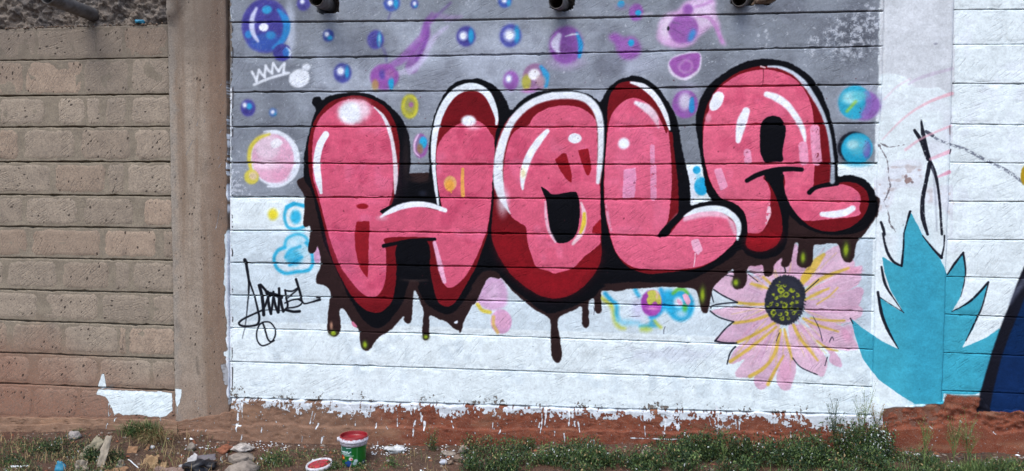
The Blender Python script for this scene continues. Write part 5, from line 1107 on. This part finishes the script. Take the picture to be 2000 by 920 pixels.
tuft('grass_tuft', 1945, 925, 420, .10, .085, .9, (0, 0, 2, 2, 1), 'bright grass tuft at the bottom right corner', 'grass', 11, 1.0, .003); tuft('grass_tuft', 1888, 928, 300, .09, .06, .9, (0, 2, 2, 0), 'bright grass tuft left of the corner tuft', 'grass', 12, 1.0, .003)
tuft('grass_tuft', 1770, 925, 260, .075, .07, .9, (0, 0, 1, 2), 'grass tuft below the painted pillar', 'grass', 13, 1.0, .003); tuft('grass_tuft', 1560, 935, 300, .07, .10, .9, (0, 0, 1, 2), 'grass growing through weeds below the flower', 'grass', 14, 1.0, .003)
# ------------------------------------------------------------------ paint bucket and its lid
LBW, LBH = 200, 130
lb = np.zeros((LBH, LBW, 4), np.float32); lb[..., 3] = 1
yy, xx = np.mgrid[0:LBH, 0:LBW].astype(np.float32); uu, vv = xx / LBW, 1 - yy / LBH          # vv: 0 at the top of the label
def lput(m, c): lb[..., :3] += (np.array(c) / 255.0 - lb[..., :3]) * np.clip(m, 0, 1)[..., None]
lput(uu * 0 + 1, (14, 92, 32)); lput(sstep(.62, .9, uu), (20, 112, 28)); lput(sstep(.9, 1.0, uu), (16, 90, 24))
lput((uu < .45) * (vv < .50), (24, 92, 70)); lput(sstep(.02, .0, np.abs(vv - .50 + .12 * (uu - .2))) * (uu < .5), (190, 214, 200))
for (a, b_, c_, d_, w_) in ((.10, .12, .12, .34, .012), (.12, .34, .24, .30, .012), (.2, .30, .23, .38, .01), (.25, .28, .27, .36, .01), (.29, .28, .31, .36, .01), (.33, .27, .35, .36, .01), (.36, .36, .42, .28, .01), (.12, .42, .40, .43, .006), (.30, .12, .42, .10, .006)):
    dx_, dy_ = c_ - a, d_ - b_; t_ = np.clip(((uu - a) * dx_ + (vv - b_) * dy_) / (dx_ * dx_ + dy_ * dy_), 0, 1); lput(sstep(w_ * 1.8, w_ * .7, np.hypot(uu - a - t_ * dx_, (vv - b_ - t_ * dy_) * .65)), (206, 218, 224))
bl_ = lambda x, y, r, c: lput(sstep(r, r * .6, np.hypot(uu - x, (vv - y) * .65)), c)
bl_(.16, .60, .10, (150, 40, 34)); bl_(.20, .60, .04, (224, 160, 60)); bl_(.08, .58, .05, (60, 30, 30)); bl_(.42, .62, .07, (206, 190, 196)); bl_(.44, .64, .035, (190, 80, 90)); bl_(.55, .72, .07, (180, 196, 200)); bl_(.34, .86, .13, (30, 70, 140)); bl_(.52, .84, .07, (150, 180, 180)); bl_(.80, .93, .14, (24, 52, 120)); bl_(.9, .6, .05, (90, 150, 100)); bl_(.28, .72, .05, (80, 110, 60))
lput(sstep(.006, .002, np.abs(uu - .58)) * .7, (180, 210, 190))
limg = bpy.data.images.new('bucket_label', LBW, LBH, alpha=True); limg.pixels.foreach_set(lb.ravel()); limg.update(); limg.pack()
m_lab, nt_, b_l = new_mat('bucket_print'); ti = nt_.nodes.new('ShaderNodeTexImage'); ti.image = limg; ti.extension = 'EXTEND'; nt_.links.new(ti.outputs[0], b_l.inputs['Base Color']); b_l.inputs['Roughness'].default_value = .35
m_white = plain('white_plastic', srgb(186, 184, 190), .5, .2, 60, .35, .1); m_redp = plain('wet_red_paint', srgb(132, 18, 27), .35, .2, 18, .5, .3)
m_rim, nt_, b_r = new_mat('paint_smeared_rim'); g = NT(nt_); P = g.pos(); nn = g.noise(P, 70, 3, .7)
bc = ground_at(691, 903); bkz = bc.z - .004
sp_ = g.n('ShaderNodeSeparateXYZ'); g.l(P, sp_.inputs[0]); rz = g.math('SUBTRACT', sp_.outputs['Z'], bkz)
g.l(g.mix(g.ramp(g.math('ADD', rz, g.math('MULTIPLY', nn, .03)), .167, .176), g.mix(g.ramp(nn, .4, .7), srgb(194, 194, 206), srgb(150, 140, 146)), srgb(136, 20, 28)), b_r.inputs['Base Color']); b_r.inputs['Roughness'].default_value = .4
def lathe(name, c, prof, mat, parent, n=40, uvlab=False, closed=False):
    V = [(c[0] + r * math.cos(6.28318 * i / n), c[1] + r * math.sin(6.28318 * i / n), c[2] + z) for r, z in prof for i in range(n)]
    F = [(j * n + i, j * n + (i + 1) % n, (j + 1) * n + (i + 1) % n, (j + 1) * n + i) for j in range(len(prof) - 1) for i in range(n)]
    if closed: F += [tuple(reversed(range(n))), tuple(range((len(prof) - 1) * n, len(prof) * n))]
    o = mesh_obj(name, V, F, mat, parent)
    if uvlab:
        me = o.data; lay = me.uv_layers.new(name='UVMap'); to = math.atan2(CAM[1] - c[1], CAM[0] - c[0])
        for lp in me.loops:
            i = lp.vertex_index % n; j = lp.vertex_index // n; a = (6.28318 * i / n - to + math.pi) % (2 * math.pi) - math.pi
            lay.data[lp.index].uv = (.5 + a / math.pi, (prof[j][1] - prof[0][1]) / (prof[-1][1] - prof[0][1]))
    return o
bk = root('paint_bucket', 'open green paint bucket with white rim and red paint inside', 'bucket', (bc.x, bc.y, bkz)); bk.scale = (.88, .88, 1.0)
lathe('body', (bc.x, bc.y, bkz), [(.074, 0), (.0765, .004), (.079, .04), (.083, .11), (.0845, .122)], m_lab, bk, 48, True)
lathe('rim', (bc.x, bc.y, bkz), [(.084, .117), (.0875, .117), (.0885, .130), (.0895, .136), (.0945, .137), (.0955, .142), (.0955, .149), (.0905, .151), (.0895, .164), (.088, .167), (.0855, .166), (.0835, .15)], m_rim, bk, 48)
lathe('paint', (bc.x, bc.y, bkz), [(.0845, .1655), (.081, .152), (.080, .143), (.05, .142), (.001, .1415)], m_redp, bk, 48)
# lug of the handle, and the wire bail hanging down at the back
tube('handle_lug', (bc.x - .088, bc.y - .02, bkz + .143), (bc.x - .104, bc.y - .026, bkz + .143), .014, .012, bk, m_white, 14)
lc = ground_at(624, 914); ld = root('bucket_lid', 'round red smeared bucket lid lying on the soil by the bucket', 'lid', tuple(lc + Vector((0, 0, .012)))); ld.scale = (.92, .92, .92)
o1 = lathe('rim', tuple(lc + Vector((0, 0, .018))), [(.070, .004), (.074, .012), (.080, .012), (.084, .004), (.084, -.010), (.080, -.012)], m_white, ld, 40)
o2 = lathe('disc', tuple(lc + Vector((0, 0, .018))), [(.0725, .008), (.069, .002), (.045, .001), (.043, .004), (.001, .004)], plain('red_smeared_plastic', srgb(150, 36, 46), .5, .35, 26, .45, .2), ld, 40)
ld.rotation_euler = (math.radians(6), math.radians(-6), 0)
# ------------------------------------------------------------------ stones and litter
def rock(x, y, w, h, lab, seed, mat=m_rock, flat=0.0, rot=0.0, rough=.3, name='loose_stone', cat='stone', dep=.8):
    c = ground_at(x, y); s = w / 345 / 2
    o = lump(name, (c.x, c.y, c.z + h / 345 * .38), (s, s * dep, h / 345 * .55), mat, seed, rough, None, rot, 3, flat)
    return tag(o, lab, cat)
rock(470, 903, 52, 24, 'flat topped pale grey rock beside the littered soil', 1.5, flat=.35, rough=.22); rock(476, 926, 54, 26, 'pale grey rock below the flat topped one', 2.7, rough=.25)
rock(146, 857, 26, 17, 'white rounded stone on the left ledge', 3.3, plain('whitish_stone', srgb(150, 143, 140), .9, .15, 30, .2, .5), rough=.2); rock(297, 876, 11, 7, 'small white pebble near the straw', 4.1, plain('white_pebble', srgb(206, 206, 206), .8, .1, 30, .3, .2), rough=.12)
rock(374, 880, 18, 17, 'round pale stone left of the grey slab', 5.2, rough=.15); rock(440, 882, 30, 14, 'brown clod behind the flat topped rock', 6.1, m_fl[3], rough=.4, name='clod', cat='clod'); rock(478, 880, 40, 14, 'white spattered rubble lump behind the pale rocks', 7.4, plain('spattered_rubble', srgb(168, 160, 154), .9, .35, 60, .2, .8), rough=.4)
rock(770, 882, 34, 12, 'white paint covered clod right of the bucket', 8.3, plain('paint_clod', srgb(188, 190, 192), .8, .35, 60, .3, .6), rough=.4, name='clod', cat='clod'); rock(866, 906, 15, 9, 'small bluish white stone in the rubble heap', 9.9, plain('bluish_stone', srgb(168, 172, 182), .85, .15, 40, .2, .3), rough=.2)
rock(878, 888, 26, 9, 'pale flat chip on top of the rubble heap', 10.3, flat=.3, rough=.25); rock(893, 900, 18, 12, 'leaning brown chip in the rubble heap', 11.8, m_crumb, rough=.3); rock(905, 884, 18, 16, 'grey elongated chip at the rubble heap right end', 12.6, m_rock, rough=.3, rot=.6); rock(999, 890, 11, 8, 'small pale stone below the hollow in the plinth', 13.2, rough=.2); rock(880, 906, 14, 8, 'brown pebble at the front of the rubble heap', 14.5, m_crumb)
def sheet(name, x, y, w, h, tilt, yaw, lab, cat, mat, seed, crump=.01, lift=.0, taper=0.0, lean=0.0):
    """a thin crumpled piece with real thickness; w, h in photo pixels"""
    c = ground_at(x, y); W, H = w / 345, h / 345; n = 12; V = []
    R = Matrix.Rotation(yaw, 3, 'Z') @ Matrix.Rotation(tilt, 3, 'X'); R2 = Matrix.Rotation(lean, 3, 'Y')
    for s in (0, 1):
        for j in range(n):
            for i in range(n):
                u, v = i / (n - 1) - .5, j / (n - 1)
                e = fbm((seed + u * 3, v * 3, s * .02), 4)
                q = Vector((u * W * (1 - taper * v) + .10 * W * fbm((seed, v * 4, 1), 3), v * H * (1 + .08 * fbm((seed + 4, u * 4, 1), 2)), crump * 2.2 * e + crump * .8 * math.sin(u * 5 + seed)))
                q = R2 @ (R @ q) + Vector((0, 0, lift)) + Vector(c); V.append(tuple(q + (R2 @ R) @ Vector((0, 0, -.0022 * s))))
    F = grid_faces(n, n) + [tuple(reversed(f)) for f in grid_faces(n, n, n * n)]
    bd = [i for i in range(n)] + [j * n + n - 1 for j in range(1, n)] + [(n - 1) * n + i for i in range(n - 2, -1, -1)] + [j * n for j in range(n - 2, 0, -1)]
    F += [(bd[i], bd[i] + n * n, bd[(i + 1) % len(bd)] + n * n, bd[(i + 1) % len(bd)]) for i in range(len(bd))]
    return tag(mesh_obj(name, V, F, mat), lab, cat)
m_gs = plain('grey_fibre_sheet', srgb(146, 136, 122), .9, .22, 24, .2, .5); m_gs2 = plain('grey_brown_sheet', srgb(136, 128, 110), .9, .25, 24, .2, .5); m_card = plain('brown_cardboard', srgb(140, 108, 82), .9, .2, 30, .2, .4); m_blk = plain('black_plastic', srgb(26, 26, 32), .45, .4, 30, .45, .4); m_blue = plain('blue_wrapper', srgb(40, 120, 150), .5, .25, 50, .4, .5); m_tan = plain('tan_husk', srgb(148, 122, 92), .85, .25, 24, .2, .4)
sheet('fibre_strip', 194, 912, 20, 62, 1.15, -.05, 'tall grey fibre strip standing in dark weeds', 'litter', m_gs, 1.0, .006, -.005, .25, .03); sheet('crumpled_sheet', 160, 898, 28, 52, 1.0, -.35, 'crumpled grey sheet leaning left of the tall strip', 'litter', m_gs2, 2.0, .012, -.005, .1, .3)
sheet('torn_sheet', 157, 922, 26, 26, .8, .4, 'torn pale sheet at the bottom edge', 'litter', m_gs, 3.0, .018, -.004, .3); sheet('torn_sheet', 232, 920, 20, 24, .9, .2, 'pointed grey scrap right of the tall strip', 'litter', m_gs, 3.6, .014, -.004, .7)
sheet('cardboard_piece', 257, 885, 20, 15, 1.0, .15, 'small square brown cardboard piece in the straw', 'litter', m_card, 4.0, .003, -.003); sheet('brown_flake', 285, 880, 12, 14, .9, -.4, 'pointed brown flake beside the white pebble', 'litter', m_card, 4.6, .004, -.003, .6)
sheet('husk', 291, 910, 34, 24, .75, .1, 'curved tan husk among the litter', 'litter', m_tan, 5.0, .010, -.002, .25); sheet('husk', 310, 915, 36, 16, .5, .4, 'flat tan husk behind the curved one', 'litter', m_tan, 5.5, .006, -.002, .3); sheet('flat_cardboard', 325, 926, 62, 20, .45, 0, 'flat grey brown card at the bottom edge', 'litter', plain('wet_card', srgb(126, 106, 98), .9, .2, 20, .2, .4), 6.0, .006, -.002); sheet('flat_cardboard', 222, 928, 40, 20, .5, .3, 'brown card scrap under the pointed grey scrap', 'litter', m_card, 6.6, .006, -.002)
sheet('grey_rag', 352, 918, 22, 40, .75, -.75, 'pale grey rag lying diagonal left of the black bag', 'litter', plain('pale_rag', srgb(166, 164, 164), .9, .18, 30, .2, .6), 7.0, .012, .0, -.3); sheet('stone_slab', 400, 902, 42, 16, .7, .55, 'grey slate slab leaning above the black bag', 'slab', plain('slate', srgb(112, 106, 110), .9, .15, 20, .25, .5), 8.0, .002, .0)
rock(396, 918, 50, 22, 'crumpled black plastic bag beside the pale rocks', 21.3, m_blk, rough=.5, name='plastic_bag', cat='bag'); rock(117, 921, 17, 22, 'crumpled blue wrapper at the bottom left edge', 22.5, m_blue, rough=.4, name='blue_wrapper', cat='wrapper', dep=.7)
sheet('grey_flake', 1260, 893, 26, 18, .9, -.5, 'grey crumpled flake on the soil under the squiggle', 'litter', m_gs, 9.0, .008, .0, .4); sheet('white_splinter', 36, 914, 34, 5, .3, .3, 'white wooden splinter on the far left soil', 'litter', m_fl[2], 10.0, .002, .006)
def twig(pl, w, lab, mat, name='twig'):
    V, F, M_ = [], [], []
    q = [ground_at(a, b_) + Vector((0, 0, h_)) for a, b_, h_ in pl]
    for a, b_ in zip(q[:-1], q[1:]): stick(V, F, M_, a, b_, w, w * .85, 0)
    return tag(mesh_obj(name, V, F, mat), lab, 'twig')
twig([(250, 900, .008), (254, 904, .012), (262, 911, .012), (271, 917, .008)], .0045, 'forked white stick beside the husks', m_fl[2], 'white_stick'); twig([(1062, 880, .012), (1084, 878, .016), (1102, 880, .012)], .004, 'pale twig lying along the foot of the plinth', m_gr[3]); twig([(1858, 906, .03), (1876, 900, .05), (1892, 899, .05)], .0028, 'thin dry twig across the seeding weeds', m_gr[3]); twig([(436, 905, .01), (454, 911, .012)], .0022, 'short straw coloured twig below the flat topped rock', m_gr[3])
p = px(273, 43, .005); o = lump('blue_scrap', (p[0], .0, p[2]), (.030, .018, .013), m_blue, 31.0, .3, None, .2); tag(o, 'small blue plastic scrap on the ledge below the rubble', 'scrap')
